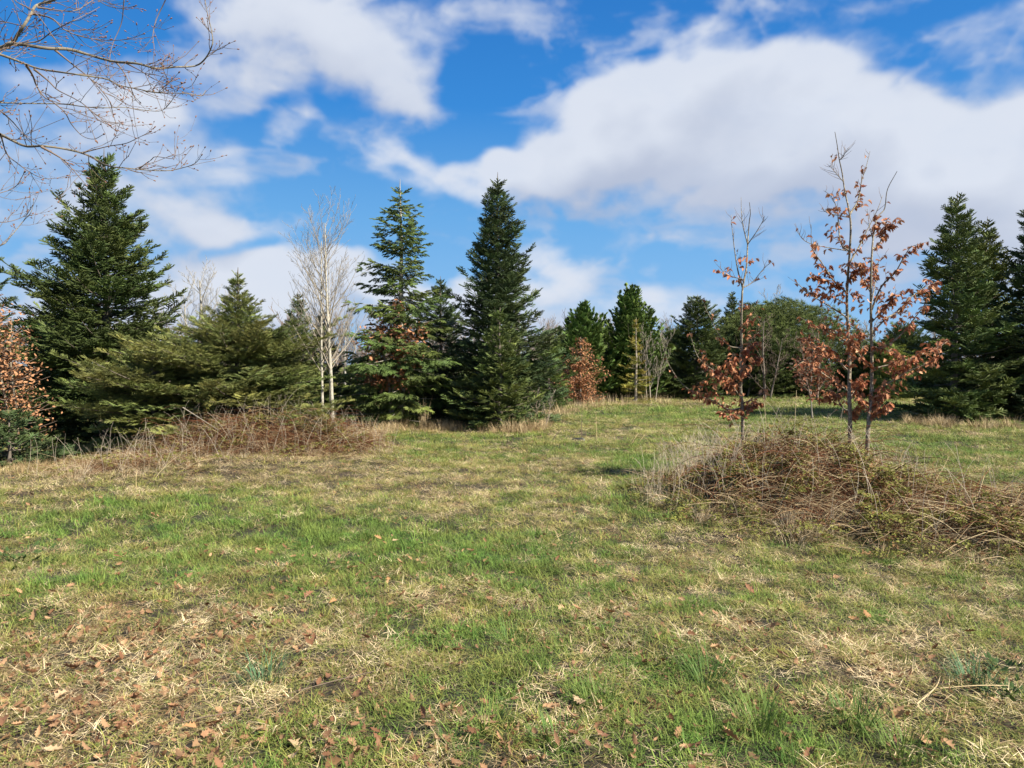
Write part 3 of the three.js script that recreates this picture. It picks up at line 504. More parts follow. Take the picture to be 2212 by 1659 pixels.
const bl = (bare, leaves, ...pts) => Object.assign(pts, { bare, leaves });
oakSapling('taller oak sapling of the right pair with brown leaves on the bramble mound, left trunk', 8.6,
  [[1050, 1640], [1046, 1500], [1042, 1350], [1045, 1200], [1036, 1050], [1030, 900], [1035, 780], [1045, 640], [1050, 500], [1040, 420], [1020, 330], [1005, 230], [990, 160], [980, 90], [968, 20]], [
    bl(0.3, 1.1, [1030, 860], [960, 790], [900, 700], [850, 620], [845, 500]), bl(0.35, 1.2, [1040, 640], [1000, 600], [985, 480], [980, 420], [945, 350], [910, 325]), bl(0.05, 1.2, [1030, 870], [980, 820], [900, 785], [850, 775]),
    bl(0.5, 1, [1050, 480], [1090, 370], [1105, 280], [1130, 200], [1150, 120]), bl(0.2, 0.5, [1035, 970], [950, 930], [850, 870], [790, 820], [765, 795]), bl(0.4, 0.9, [1040, 700], [1090, 620], [1130, 540], [1190, 420], [1215, 350]),
    bl(0.1, 1, [1036, 1110], [960, 1060], [880, 1030], [820, 1010]), bl(0.05, 1.6, [1040, 1250], [950, 1180], [860, 1130], [770, 1080]), bl(0.1, 1, [1042, 1360], [960, 1310], [870, 1250], [810, 1210], [750, 1250]),
    bl(0.9, 0.3, [1005, 250], [970, 230], [940, 195]), bl(0.9, 0.3, [993, 180], [1010, 150], [1035, 105]), bl(0.6, 0.5, [985, 480], [930, 440], [900, 420]), bl(0.7, 0.4, [850, 640], [820, 590], [770, 535]),
    bl(0.1, 0.6, [1042, 1480], [1010, 1450], [970, 1390], [930, 1320], [880, 1180]), bl(0.1, 1.2, [1030, 920], [960, 880], [880, 860], [830, 850]), bl(0.1, 1.2, [1040, 1180], [1080, 1110], [1120, 1060]), bl(0.1, 1.5, [1033, 800], [1070, 760], [1100, 720]), bl(0.05, 1.1, [1044, 1440], [1000, 1400], [960, 1380], [930, 1400]), bl(0.05, 1, [1046, 1530], [1080, 1470], [1100, 1430]), bl(0.05, 1, [1043, 1400], [1080, 1350], [1110, 1330])],
  { seed: 601, r0: 0.031, clumps: [[1000, 1260, 16, 60], [900, 1210, 20, 60], [830, 1090, 16, 50], [1060, 1190, 20, 50], [1030, 1330, 12, 40], [1040, 720, 26, 40], [1050, 830, 20, 40], [970, 155, 5, 22], [1020, 330, 14, 26], [1025, 430, 10, 26], [1110, 380, 10, 28], [960, 520, 12, 24], [860, 620, 8, 24], [900, 740, 14, 30], [870, 1130, 30, 60], [960, 1010, 14, 40], [1060, 1010, 16, 40]] });
oakSapling('oak sapling of the right pair, right trunk, its leafy branches reaching towards the right fir', 8.3,
  [[1130, 1640], [1142, 1540], [1155, 1400], [1160, 1250], [1158, 1100], [1155, 950], [1155, 800], [1160, 650], [1168, 560], [1190, 460], [1225, 420], [1240, 320], [1290, 225]], [
    bl(0.05, 1.4, [1160, 660], [1200, 600], [1230, 520], [1270, 510]), bl(0.3, 0.6, [1155, 900], [1180, 780], [1195, 690], [1225, 670]), bl(0.05, 0.8, [1156, 960], [1210, 820], [1280, 750], [1320, 680], [1360, 620], [1410, 600]),
    bl(0.05, 1, [1158, 1080], [1230, 990], [1300, 950], [1360, 880], [1430, 830], [1490, 800]), bl(0.05, 1, [1159, 1180], [1250, 1120], [1330, 1050], [1400, 960], [1480, 860], [1530, 820]), bl(0.05, 1.6, [1160, 1250], [1280, 1220], [1400, 1180], [1500, 1140], [1560, 1100]),
    bl(0.05, 1.6, [1158, 1350], [1250, 1320], [1350, 1260], [1450, 1220], [1530, 1170]), bl(0.1, 1.2, [1155, 850], [1120, 780], [1110, 700]), bl(0.1, 1.2, [1160, 1250], [1110, 1200], [1070, 1130], [1050, 1090]), bl(0.05, 1, [1155, 1450], [1195, 1420], [1215, 1380]),
    bl(0.1, 1.2, [1157, 1010], [1210, 950], [1250, 900], [1290, 840]), bl(0.5, 0.5, [1168, 600], [1150, 520], [1135, 420]), bl(0.05, 1, [1146, 1520], [1190, 1470], [1230, 1450]), bl(0.05, 1, [1150, 1480], [1120, 1430], [1090, 1400]), bl(0.05, 1.2, [1156, 1130], [1220, 1150], [1290, 1180], [1330, 1240])],
  { seed: 602, r0: 0.03, clumps: [[1230, 1240, 22, 60], [1360, 1230, 26, 60], [1250, 1340, 16, 50], [1210, 1400, 9, 26], [1280, 1000, 12, 46], [1150, 700, 22, 34], [1190, 470, 12, 26], [1210, 540, 14, 26], [1230, 880, 14, 40], [1370, 870, 10, 36], [1450, 820, 16, 40], [1350, 640, 8, 24], [1400, 615, 6, 18], [1470, 1170, 34, 60], [1300, 1290, 16, 50], [1110, 900, 20, 50], [1180, 1080, 16, 50]] });
oakSapling('smaller slim oak sapling at the left end of the right bramble mound', 8.9,
  [[492, 1590], [488, 1450], [480, 1350], [485, 1200], [483, 1050], [485, 920], [490, 830], [510, 720], [515, 620], [520, 540], [525, 480], [530, 440], [525, 385]], [
    bl(0.6, 0.5, [483, 1060], [530, 990], [560, 930]), bl(0.1, 1.2, [482, 1290], [530, 1240], [580, 1190]), bl(0.1, 1.3, [481, 1390], [430, 1330], [380, 1290], [330, 1280]), bl(0.95, 0.1, [520, 580], [490, 500], [483, 430], [482, 360]), bl(0.95, 0.1, [520, 590], [560, 540], [590, 490], [605, 455]), bl(0.7, 0.5, [487, 850], [465, 740], [450, 650], [435, 520], [430, 450]), bl(0.7, 0.4, [488, 850], [540, 800], [590, 740], [640, 690]),
    bl(0.3, 0.4, [483, 1150], [420, 1130], [360, 1060], [320, 980], [290, 920]), bl(0.3, 1.1, [480, 1345], [400, 1290], [330, 1250], [260, 1190], [215, 1060]), bl(0.35, 1.2, [487, 1470], [420, 1460], [350, 1420], [250, 1380], [170, 1320], [90, 1200]),
    bl(0.1, 0.4, [486, 1430], [560, 1400], [600, 1370]), bl(0.4, 0.5, [484, 1210], [540, 1090], [600, 1040]), bl(0.3, 0.6, [470, 790], [430, 770], [400, 760], [370, 715]), bl(0.1, 1.2, [483, 1200], [510, 1160], [550, 1140]), bl(0.1, 1.2, [482, 1320], [440, 1250], [420, 1200]), bl(0.05, 1, [489, 1500], [530, 1450], [560, 1440]), bl(0.05, 1, [487, 1480], [450, 1500], [400, 1490])],
  { seed: 603, r0: 0.027, clumps: [[500, 690, 12, 30], [550, 690, 6, 18], [460, 790, 7, 20], [490, 915, 12, 28], [530, 1000, 8, 24], [490, 1050, 6, 24], [520, 1170, 16, 34], [450, 1200, 10, 30], [300, 1350, 26, 50], [240, 1370, 12, 40], [500, 1250, 14, 40], [470, 1390, 10, 40], [380, 1310, 18, 50], [330, 1280, 18, 50], [270, 1330, 16, 40], [360, 1380, 12, 50], [430, 1330, 12, 40]] });

// bushes that keep their brown leaves through winter, too far off to tell the leaves apart
function brownTree(name, label, px, d, apex, half, o) {
  const r = rng(o.seed), x = at(px, 850, d).x, z = -d, h = at(px, apex, d).y - H(x, z), R = half / FPX * d, g = thing(name, label, 'tree', V(x, H(x, z) - 0.04, z));
  const trunk = new MB(), limbs = new MB(), c = new Copies(), stems = o.stems ?? [[0, 1]];
  for (const [lx, share] of stems) {
    const sp = curve([V(lx * 0.25, 0, 0), V(lx * 0.5 + rr(r, -0.05, 0.05), h * 0.35 * share, rr(r, -0.05, 0.05)), V(lx + rr(r, -0.05, 0.05), h * 0.7 * share, 0), V(lx * 1.2, h * share, 0)], 24);
    trunk.tube(sp, (f) => lerp(o.r0 ?? 0.04, 0.006, f), 6);
    for (let k = 0; k < o.n; k++) {
      const f = lerp(o.low ?? 0.12, 0.97, r()), i = Math.min(23, Math.floor(f * 24)), p = sp[i], a = r() * 2 * PI, L = R * prof(o.profile, f) * rr(r, 0.55, 1.1), el = rr(r, 0.2, 0.9);
      const e = p.clone().add(V(Math.cos(a) * L, Math.sin(el) * L * 0.7, Math.sin(a) * L)), m = p.clone().lerp(e, 0.5).add(V(0, -0.04 * L, 0));
      const cc = curve([p, m, e], 6); limbs.tube(cc, (q) => lerp(0.008, 0.003, q), 3);
      const nl = Math.round(o.leaves * rr(r, 0.5, 1.3) * (0.4 + L / R));
      for (let q = 0; q < nl; q++) { const w = cc[1 + Math.floor(r() * 6)].clone().add(V(rr(r, -1, 1), rr(r, -1, 0.6), rr(r, -1, 1)).multiplyScalar(o.fuzz)); const s = o.size * rr(r, 0.7, 1.3), k2 = rr(r, 0.7, 1.25); if (w.y > 0.1) c.put(w, rr(r, -1, 1), r() * 6.3, rr(r, -1.4, 0.5), s, s, s, dim(o.color, k2)); }
    }
  }
  part('trunk', withUV(trunk.geo()), o.bark ?? M.greyBark, g); part('branch', limbs.geo(), M.twig, g, 'stuff'); c.build('crown', o.leaf ?? BEECHLEAF, M.leaf, g);
}
brownTree('beech_tree', 'copper leaved beech with thin pale trunk at the left edge', 45, 11.4, 605, 88, { seed: 701, n: 55, leaves: 17, fuzz: 0.17, size: 0.058, color: [0.44, 0.225, 0.11], profile: [[0, 0.8], [0.25, 1], [0.6, 0.8], [1, 0.3]], low: 0.2, r0: 0.025, stems: [[-0.45, 1], [-0.1, 0.8]], bark: M.oakBark });
brownTree('beech_tree', 'small orange brown beech in the middle of the far edge', 1254, 27, 725, 64, { seed: 702, n: 85, leaves: 26, fuzz: 0.11, size: 0.085, color: [0.37, 0.18, 0.085], profile: [[0, 0.7], [0.2, 1], [0.5, 0.75], [0.8, 0.4], [1, 0.12]], low: 0.06, stems: [[0, 1], [-0.3, 0.72]] });
brownTree('oak_tree', 'young oak with tan leaves growing up through the thin spruce', 845, 17.25, 640, 66, { seed: 703, n: 34, leaves: 20, fuzz: 0.16, size: 0.1, color: [0.42, 0.2, 0.1], profile: [[0, 0.4], [0.4, 0.9], [0.7, 1], [1, 0.2]], low: 0.3, stems: [[0.1, 1], [-0.15, 0.85]], leaf: OAKLEAF[0] });
brownTree('oak_tree', 'reddish brown leaved bush behind the right pair of oak saplings', 1755, 20, 740, 55, { seed: 704, n: 34, leaves: 14, fuzz: 0.12, size: 0.1, color: [0.24, 0.1, 0.055], profile: [[0, 0.4], [0.5, 1], [1, 0.3]], low: 0.3, leaf: OAKLEAF[2], r0: 0.02 });

// ------------------------------------------------------------------ the oak overhead at left
{
  const r = rng(801), C = (x, y) => [x * 0.2709, y * 0.2709], root = V(-4.6, H(-4.6, -3.4) - 0.05, -3.4);
  const g = thing('bare_oak', 'leafless oak reaching in from the left edge with long budding branches', 'tree', root);
  const trunkPts = [V(0, 0, 0), V(0.05, 1, 0.02), V(-0.02, 2, -0.05), V(0.05, 3.2, -0.1), V(-0.05, 4.6, 0), V(0.1, 6.2, -0.2), V(0, 7.5, 0)], tb = new MB();
  const spine = curve(trunkPts, 60);
  tb.tube(spine, (f) => lerp(0.15, 0.03, f) * (1 + 0.5 * Math.exp(-f * 30)), 12); part('trunk', withUV(tb.geo(), 1), M.limb, g);
  const twigs = new MB(), buds = new Copies(), budGeo = new THREE.SphereGeometry(1, 5, 4); budGeo.scale(1.9, 0.75, 0.75);
  const bud = (p, D, s = 1) => { const X = D.clone().normalize(), Z = X.clone().cross(V(0.2, 1, 0.1)).normalize(), Y = Z.clone().cross(X); const q = 0.003 * s * rr(r, 0.8, 1.4); buds.basis(p, X, Y, Z, V(q, q, q), [1, 1, 1]); };
  // points on the enlarged corner (0.2709 picture pixels each), depth at both ends, thickness at both ends in metres, how many side twigs
  const limbs = [
    [[[-560, 560], [-250, 440], [0, 385], [110, 350], [370, 385], [560, 395], [700, 435], [900, 490], [1110, 510], [1240, 545], [1390, 535], [1560, 525], [1640, 465], [1695, 350], [1690, 260], [1660, 130], [1635, 0]], 4.0, 4.5, 0.019, 0.0022, 26],
    [[[60, 365], [110, 330], [140, 280], [200, 190], [250, 110], [300, 40], [430, 0], [560, -80]], 4.1, 4.3, 0.013, 0.008, 12],
    [[[-560, 620], [-200, 400], [-50, 420], [100, 470], [200, 510], [300, 545], [480, 575], [650, 600], [850, 630], [950, 680], [1100, 710], [1250, 740], [1480, 745], [1600, 765], [1640, 725]], 3.8, 4.2, 0.012, 0.002, 24],
    [[[-560, 760], [-200, 830], [-50, 820], [200, 825], [500, 830], [700, 855], [850, 860], [980, 855], [1160, 880], [1280, 885], [1350, 830], [1400, 760]], 4.4, 4.9, 0.008, 0.0018, 20],
    [[[-560, 1000], [-150, 1010], [0, 1070], [80, 1110], [200, 1165], [350, 1165], [500, 1185], [650, 1220], [750, 1260], [850, 1320], [1000, 1340], [1150, 1355], [1350, 1360], [1450, 1340], [1560, 1300], [1610, 1235]], 3.9, 4.6, 0.014, 0.002, 24],
    [[[210, 520], [260, 600], [290, 680], [350, 770], [430, 820], [520, 900], [570, 990], [640, 1070], [740, 1110], [830, 1070]], 3.9, 3.7, 0.006, 0.0016, 10],
    [[[270, 550], [380, 640], [450, 710], [600, 790], [700, 860], [790, 960], [880, 1000]], 3.9, 3.6, 0.0055, 0.0016, 9],
    [[[440, 400], [600, 530], [700, 610], [800, 710], [870, 800], [900, 900], [930, 990], [1010, 1035]], 4.2, 4.0, 0.005, 0.0016, 10],
    [[[930, 500], [990, 580], [1040, 690], [1080, 790], [1115, 830]], 4.3, 4.1, 0.005, 0.0015, 5],
    [[[1000, 500], [1130, 570], [1250, 640], [1400, 690], [1500, 700], [1580, 600]], 4.4, 4.2, 0.0045, 0.0015, 9],
    [[[-200, 700], [0, 880], [100, 970], [200, 1080], [300, 1150], [440, 1170]], 4.2, 4.4, 0.006, 0.0018, 8],
    [[[330, 1170], [500, 1270], [560, 1330], [640, 1420], [690, 1480]], 4.1, 4.0, 0.006, 0.0016, 6],
    [[[0, 1070], [20, 1120], [50, 1220], [150, 1310], [250, 1380], [340, 1420], [450, 1420], [540, 1400]], 4.0, 4.3, 0.005, 0.0015, 7],
    [[[650, 1220], [850, 1170], [1000, 1145], [1100, 1100], [1200, 1050]], 4.3, 4.1, 0.0045, 0.0015, 7],
    [[[1110, 1345], [1200, 1280], [1250, 1250], [1380, 1265], [1400, 1220], [1420, 1090]], 4.5, 4.4, 0.004, 0.0015, 6],
    [[[250, 110], [420, 150], [520, 240], [640, 290], [830, 320], [1000, 315], [1150, 270]], 4.2, 4.0, 0.0055, 0.0015, 12],
    [[[300, 60], [560, 90], [700, 30], [820, -60]], 4.2, 4.6, 0.005, 0.002, 8],
    [[[1020, -160], [990, 0], [970, 180], [900, 350], [870, 500], [860, 600]], 5.6, 5.4, 0.0065, 0.0018, 8],
    [[[1380, -160], [1320, 0], [1250, 150], [1220, 280], [1230, 400], [1220, 520]], 5.4, 5.2, 0.006, 0.0018, 6],
    [[[700, -60], [780, 0], [870, 50], [1000, 65], [1085, 45]], 4.8, 4.7, 0.005, 0.0016, 5],
    [[[100, 350], [300, 330], [420, 250], [560, 180], [700, 110], [790, 60]], 4.2, 4.5, 0.0055, 0.0016, 10],
    [[[-100, 150], [60, 180], [200, 210], [330, 230], [470, 330]], 4.6, 4.4, 0.005, 0.0015, 7],
    [[[-560, 1900], [-200, 2000], [0, 1960], [90, 1880], [190, 1760], [250, 1690], [270, 1590]], 4.0, 4.6, 0.008, 0.0018, 9],
    [[[-400, 1750], [-100, 1760], [60, 1770], [200, 1720], [260, 1640]], 4.3, 4.4, 0.005, 0.0015, 7],
    [[[-200, 1600], [0, 1540], [110, 1500], [200, 1370]], 3.6, 3.5, 0.0035, 0.0014, 4],
    [[[-560, 200], [-200, -100], [60, -60], [140, 20], [300, 120], [500, 380], [700, 470], [1000, 560], [1250, 600], [1450, 660]], 4.4, 4.0, 0.006, 0.0016, 18],
  ];
  const twig = (p, D, len, rad, level) => {
    const s = V(rr(r, -1, 1), rr(r, -0.6, 1), rr(r, -1, 1)); s.addScaledVector(D, -s.dot(D)).normalize();
    const e1 = p.clone().addScaledVector(D.clone().addScaledVector(s, rr(r, 0.5, 1.1)).normalize(), len * 0.55), d2 = e1.clone().sub(p).normalize().add(V(rr(r, -0.3, 0.3), rr(r, -0.05, 0.45), rr(r, -0.3, 0.3))).normalize(), e2 = e1.clone().addScaledVector(d2, len * 0.45);
    twigs.tube([p, p.clone().lerp(e1, 0.5).addScaledVector(s, len * 0.03), e1, e2], [rad, rad * 0.85, rad * 0.7, rad * 0.55], 4); bud(e2, d2, 1.3);
    if (r() < 0.4) bud(e1, d2.clone().add(s), 0.9);
    if (level > 0) for (let k = 0; k < 3; k++) if (r() < 0.5) twig(p.clone().lerp(e1, rr(r, 0.3, 1)), d2, len * rr(r, 0.35, 0.6), rad * 0.7, level - 1);
  };
  limbs.forEach(([list, da, db, ra, rb, nt], li) => {
    const n = list.length, pts = list.map(([x, y], k) => at(...C(x, y), lerp(da, db, k / (n - 1)) + 0.1 * Math.sin(k * 1.3 + li)).sub(root));
    if (list[0][0] === -560) { const y = pts[0].y, j = spine.reduce((a, q) => (Math.abs(q.y - y + 0.5) < Math.abs(a.y - y + 0.5) ? q : a)); pts.unshift(j.clone().lerp(pts[0], 0.5).add(V(0, 0.05, 0))); pts.unshift(j.clone()); }
    const c = curve(pts, Math.max(24, n * 4)), b = new MB(); b.tube(c, (f) => lerp(0.78 * ra * (1 + 0.8 * Math.exp(-f * 12)), rb * 0.85, Math.pow(f, 0.8)), 6, true);
    part('limb', withUV(b.geo(), 4), ra > 0.0075 ? M.limb : M.twig, g);
    bud(c[c.length - 1], c[c.length - 1].clone().sub(c[c.length - 2]), 1.5);
    for (let k = 0; k < nt * 1.1; k++) { const f = rr(r, 0.18, 0.99), i = Math.min(c.length - 2, Math.floor(f * (c.length - 1))), D = c[i + 1].clone().sub(c[i]).normalize(); twig(c[i], D, rr(r, 0.08, 0.34) * (1.1 - 0.4 * f), Math.min(0.0024, lerp(ra, rb, f) * 0.55) , 1); }
  });
  part('twig', twigs.geo(), M.twig, g, 'stuff'); buds.build('bud', budGeo, M.bud, g);
}

// ------------------------------------------------------------------ bramble piles
function arcGeometry(seed, len, rise, rad, n = 8, sides = 3) {   // a stem that leaves the origin, arches over and comes down
  const r = rng(seed), pts = [], p = V(0, 0, 0); let e = rise, a = 0;
  for (let k = 0; k <= n; k++) { pts.push(p.clone()); p.add(V(Math.cos(e) * Math.cos(a), Math.sin(e), Math.cos(e) * Math.sin(a)).multiplyScalar(len / n)); e -= (2 * rise / n) * rr(r, 0.5, 1.4); a += rr(r, -0.25, 0.25); }
  return new MB().tube(pts, (f) => lerp(rad, rad * 0.45, f), sides).geo();
}
const ARCS = [arcGeometry(901, 1, 0.8, 0.0052), arcGeometry(902, 1, 0.45, 0.005), arcGeometry(903, 1, 1.1, 0.0046)];
const STALK = [arcGeometry(904, 1, 0.18, 0.0052, 5), arcGeometry(905, 1, 0.4, 0.0048, 6)];
const LEAFLET = (() => { const b = new MB(); for (const [a, l] of [[0, 1], [1.9, 0.85], [-1.9, 0.85]]) { const c = Math.cos(a), s = Math.sin(a), P = (f, w, y) => b.v(c * f * l - s * w, y, s * f * l + c * w), o = P(0.08, 0, 0), t = P(1, 0, -0.06), l1 = P(0.45, 0.28, 0.1), r1 = P(0.45, -0.28, 0.1), m = P(0.5, 0, 0); b.tri(o, m, l1); b.tri(l1, m, t); b.tri(o, r1, m); b.tri(r1, t, m); } return b.geo(false); })();
function thicket(label, pile, box, o) {
  const r = rng(o.seed), g = thing('bramble_thicket', label, 'brambles'), stems = ARCS.map(() => new Copies()), stalks = STALK.map(() => new Copies()), leaves = new Copies(), [x0, x1, z0, z1] = box;
  const spot = (min, weight) => { for (;;) { const x = rr(r, x0, x1), z = rr(r, z0, z1), h = pile(x, z); if (h > min && r() < h / weight) return [x, z, h]; } };
  for (let k = 0; k < o.stems; k++) {
    const [x, z, h] = spot(0.03, 0.22), y = H(x, z) + h * Math.pow(r(), 0.6) * 0.95 - 0.08, s = rr(r, 0.3, 0.8) * (0.5 + 0.7 * Math.min(1, h / 0.4)), c = r();
    stems[k % 3].put(V(x, y, z), rr(r, -0.5, 0.5), r() * 6.3, rr(r, -0.35, 0.35), s, s * rr(r, 0.5, 1), s, c < 0.84 ? mix3([0.05, 0.022, 0.012], [0.19, 0.08, 0.04], r()) : mix3([0.22, 0.15, 0.075], [0.42, 0.3, 0.155], r()));
  }
  for (let k = 0; k < o.stalks; k++) {
    const [x, z, h] = spot(0.03, 0.25), y = H(x, z) + h * rr(r, 0.3, 0.95) - 0.03, up = o.grey(x, z, r), s = rr(r, 0.2, 0.6), c = mix3([0.24, 0.17, 0.09], [0.6, 0.48, 0.29], Math.pow(r(), 1.8));
    stalks[k % 2].put(V(x, y, z), rr(r, -0.2, 0.2), r() * 6.3, up ? rr(r, 0.9, 1.5) : rr(r, -0.25, 0.5), s, s, s, up ? mix3(c, [0.4, 0.36, 0.31], 0.6) : c);
  }
  for (let k = 0; k < o.leaves; k++) {
    const [x, z, h] = spot(0.02, 0.2); if (n2(x * 1.6 + 30, z * 1.6) + 0.5 * n2b(x * 4, z * 4) < o.leafCut) continue;
    const s = rr(r, 0.022, 0.046), y = H(x, z) + h * rr(r, 0.8, 1.06) + 0.03, k2 = rr(r, 0.7, 1.3);
    leaves.put(V(x, y, z), rr(r, -0.6, 0.6), r() * 6.3, rr(r, -0.6, 0.6), s, s, s, dim(r() < 0.8 ? [0.2, 0.2, 0.042] : [0.22, 0.12, 0.05], k2));
  }
  stems.forEach((c, k) => c.build('stem', ARCS[k], M.stem, g)); stalks.forEach((c, k) => c.build('dry_stalk', STALK[k], M.straw, g)); leaves.build('leaves', LEAFLET, M.grass, g);
}
thicket('mound of brown brambles, straw and small green leaves around the oak saplings at right', pileRight, [0.9, 6.6, -10, -4.6], { seed: 911, stems: 5600, stalks: 4200, leaves: 26000, leafCut: 0.0, grey: (x, z, r) => r() < (x < 2.3 && z < -7 ? 0.7 : z < -7.6 ? 0.35 : 0.06) });
thicket('long heap of reddish brown brambles and dead stalks under the olive fir at left', pileLeft, [-8, -1.6, -14.6, -8.2], { seed: 912, stems: 8500, stalks: 1900, leaves: 8000, leafCut: 0.15, grey: (x, z, r) => r() < 0.3 });

// ------------------------------------------------------------------ tussocks and stalks
function tussockGeometry(seed, n, h, rad, lean, w) {
  const r = rng(seed), b = new MB();
  for (let k = 0; k < n; k++) { const a = r() * 2 * PI, q = rad * Math.sqrt(r()), az = a + rr(r, -0.8, 0.8); b.blade(q * Math.cos(a), 0, q * Math.sin(a), az, h * rr(r, 0.45, 1.15), PI / 2 - lean * rr(r, 0.1, 1), -lean * rr(r, 0.4, 2), w * rr(r, 0.7, 1.3), 4); }
  return b.geo(false);
}
const place = (px, d) => { const x = at(px, 900, d).x; return V(x, H(x, -d) - 0.01, -d); };
const lowAt = (px, py) => { const d = EYE * FPX / (py - HORIZON); return place(px, d); };
const grassMat = (r, g, b) => leafy(r, g, b, 0.6, 0.3);
const TGREEN = [grassMat(0.11, 0.19, 0.045), grassMat(0.15, 0.22, 0.05), grassMat(0.1, 0.19, 0.09)], TDRY = [std(0.5, 0.38, 0.2, 0.8), std(0.43, 0.33, 0.19, 0.8)];
[[565, 1480, 'bluish green upright grass tuft in the leaf litter at lower left', 2, 0.2], [1110, 1400, 'dark green grass tuft left of the lower middle', 0, 0.16], [1530, 1490, 'long bladed green grass tuft at lower right of the middle', 0, 0.22], [1645, 1600, 'fresh long grass tuft at the lower edge, right of the middle', 1, 0.22], [1850, 1570, 'dark sprawling grass tuft at lower right', 0, 0.2], [1290, 1540, 'green grass tuft near the lower edge in the middle', 1, 0.16], [1205, 1635, 'small dark grass tuft at the lower edge near the middle', 0, 0.15], [2110, 1500, 'green grass tuft near the right edge', 2, 0.18], [1060, 1600, 'thin green grass tuft at the lower edge, left of the middle', 1, 0.15], [1960, 1640, 'wide green grass tuft at the lower right edge', 1, 0.2]].forEach(([px, py, label, m, h], k) => {
  const g = thing('grass_tuft', label, 'grass tuft', lowAt(px, py), 'taller green tufts in the meadow');
  part('blade', tussockGeometry(1000 + k, 90, h, 0.09, 0.75, 0.0045), TGREEN[m], g, 'stuff');
});
[[962, 17.2, 'pale dry grass tussock right of the thin spruce foot', 0.3, 160, 0.5, 0.16], [916, 16.9, 'tall upright straw clump at the foot of the thin spruce', 0.75, 60, 0.18, 0.1], [848, 16.6, 'low dry grass tussock left of the thin spruce foot', 0.22, 120, 0.7, 0.18], [1105, 15.8, 'dry grass tussock at the foot of the young lighter fir', 0.3, 140, 0.5, 0.22], [1165, 16.4, 'dry bleached grass tussock right of the young lighter fir', 0.28, 160, 0.6, 0.25], [2040, 17.6, 'dry bent grass tussock at the foot of the well lit right fir', 0.34, 120, 0.7, 0.25], [2110, 17.4, 'low straw tussock at the right fir, nearer the right edge', 0.28, 120, 0.8, 0.3], [1250, 25.5, 'dry grass clump under the small orange beech', 0.4, 160, 0.4, 0.5], [745, 12.9, 'large tan grass tussock at the right end of the left bramble heap', 0.5, 240, 0.6, 0.35], [1345, 27.5, 'dry grass at the foot of the thin yellowish spruce', 0.45, 160, 0.4, 0.6], [1440, 27.5, 'pale dry grass clump right of the cypresses', 0.4, 160, 0.5, 0.6]].forEach(([px, d, label, h, n, lean, rad], k) => {
  const g = thing('dry_grass_tussock', label, 'grass tussock', place(px, d), 'dry tussocks along the trees');
  part('blade', tussockGeometry(1100 + k, n, h, rad, lean, 0.007), TDRY[k % 2], g, 'stuff');
});
[[28, 1215, 'dark green low broad leaved weed at the left edge of the meadow', 0.055, 130], [2160, 1475, 'broad leaved green weed at the right edge among the straw', 0.05, 50], [610, 1600, 'small yellow green leafy bramble shoot left of the lower middle', 0.04, 20], [2195, 1530, 'second broad leaved weed, cut off by the right edge', 0.05, 50]].forEach(([px, py, label, len, n], k) => {
  const g = thing('broadleaf_weed', label, 'weed', lowAt(px, py)), r = rng(1300 + k), m = leafy(...(k === 2 ? [0.22, 0.23, 0.05] : [0.05, 0.09, 0.024]), 0.65, 0.25);
  for (let i = 0; i < n; i++) { const l = part('leaf', BEECHLEAF, m, g), q = len * rr(r, 0.6, 1.2), a = r() * 6.28, d = rr(r, 0, len * (k === 0 ? 7 : 3)); l.position.set(d * Math.cos(a), rr(r, 0.01, 0.05), -d * Math.sin(a)); l.rotation.set(rr(r, -0.4, 0.4), a + rr(r, -0.4, 0.4), rr(r, 0.1, 0.8), 'YXZ'); l.scale.set(q, q, q * 0.7); }
});
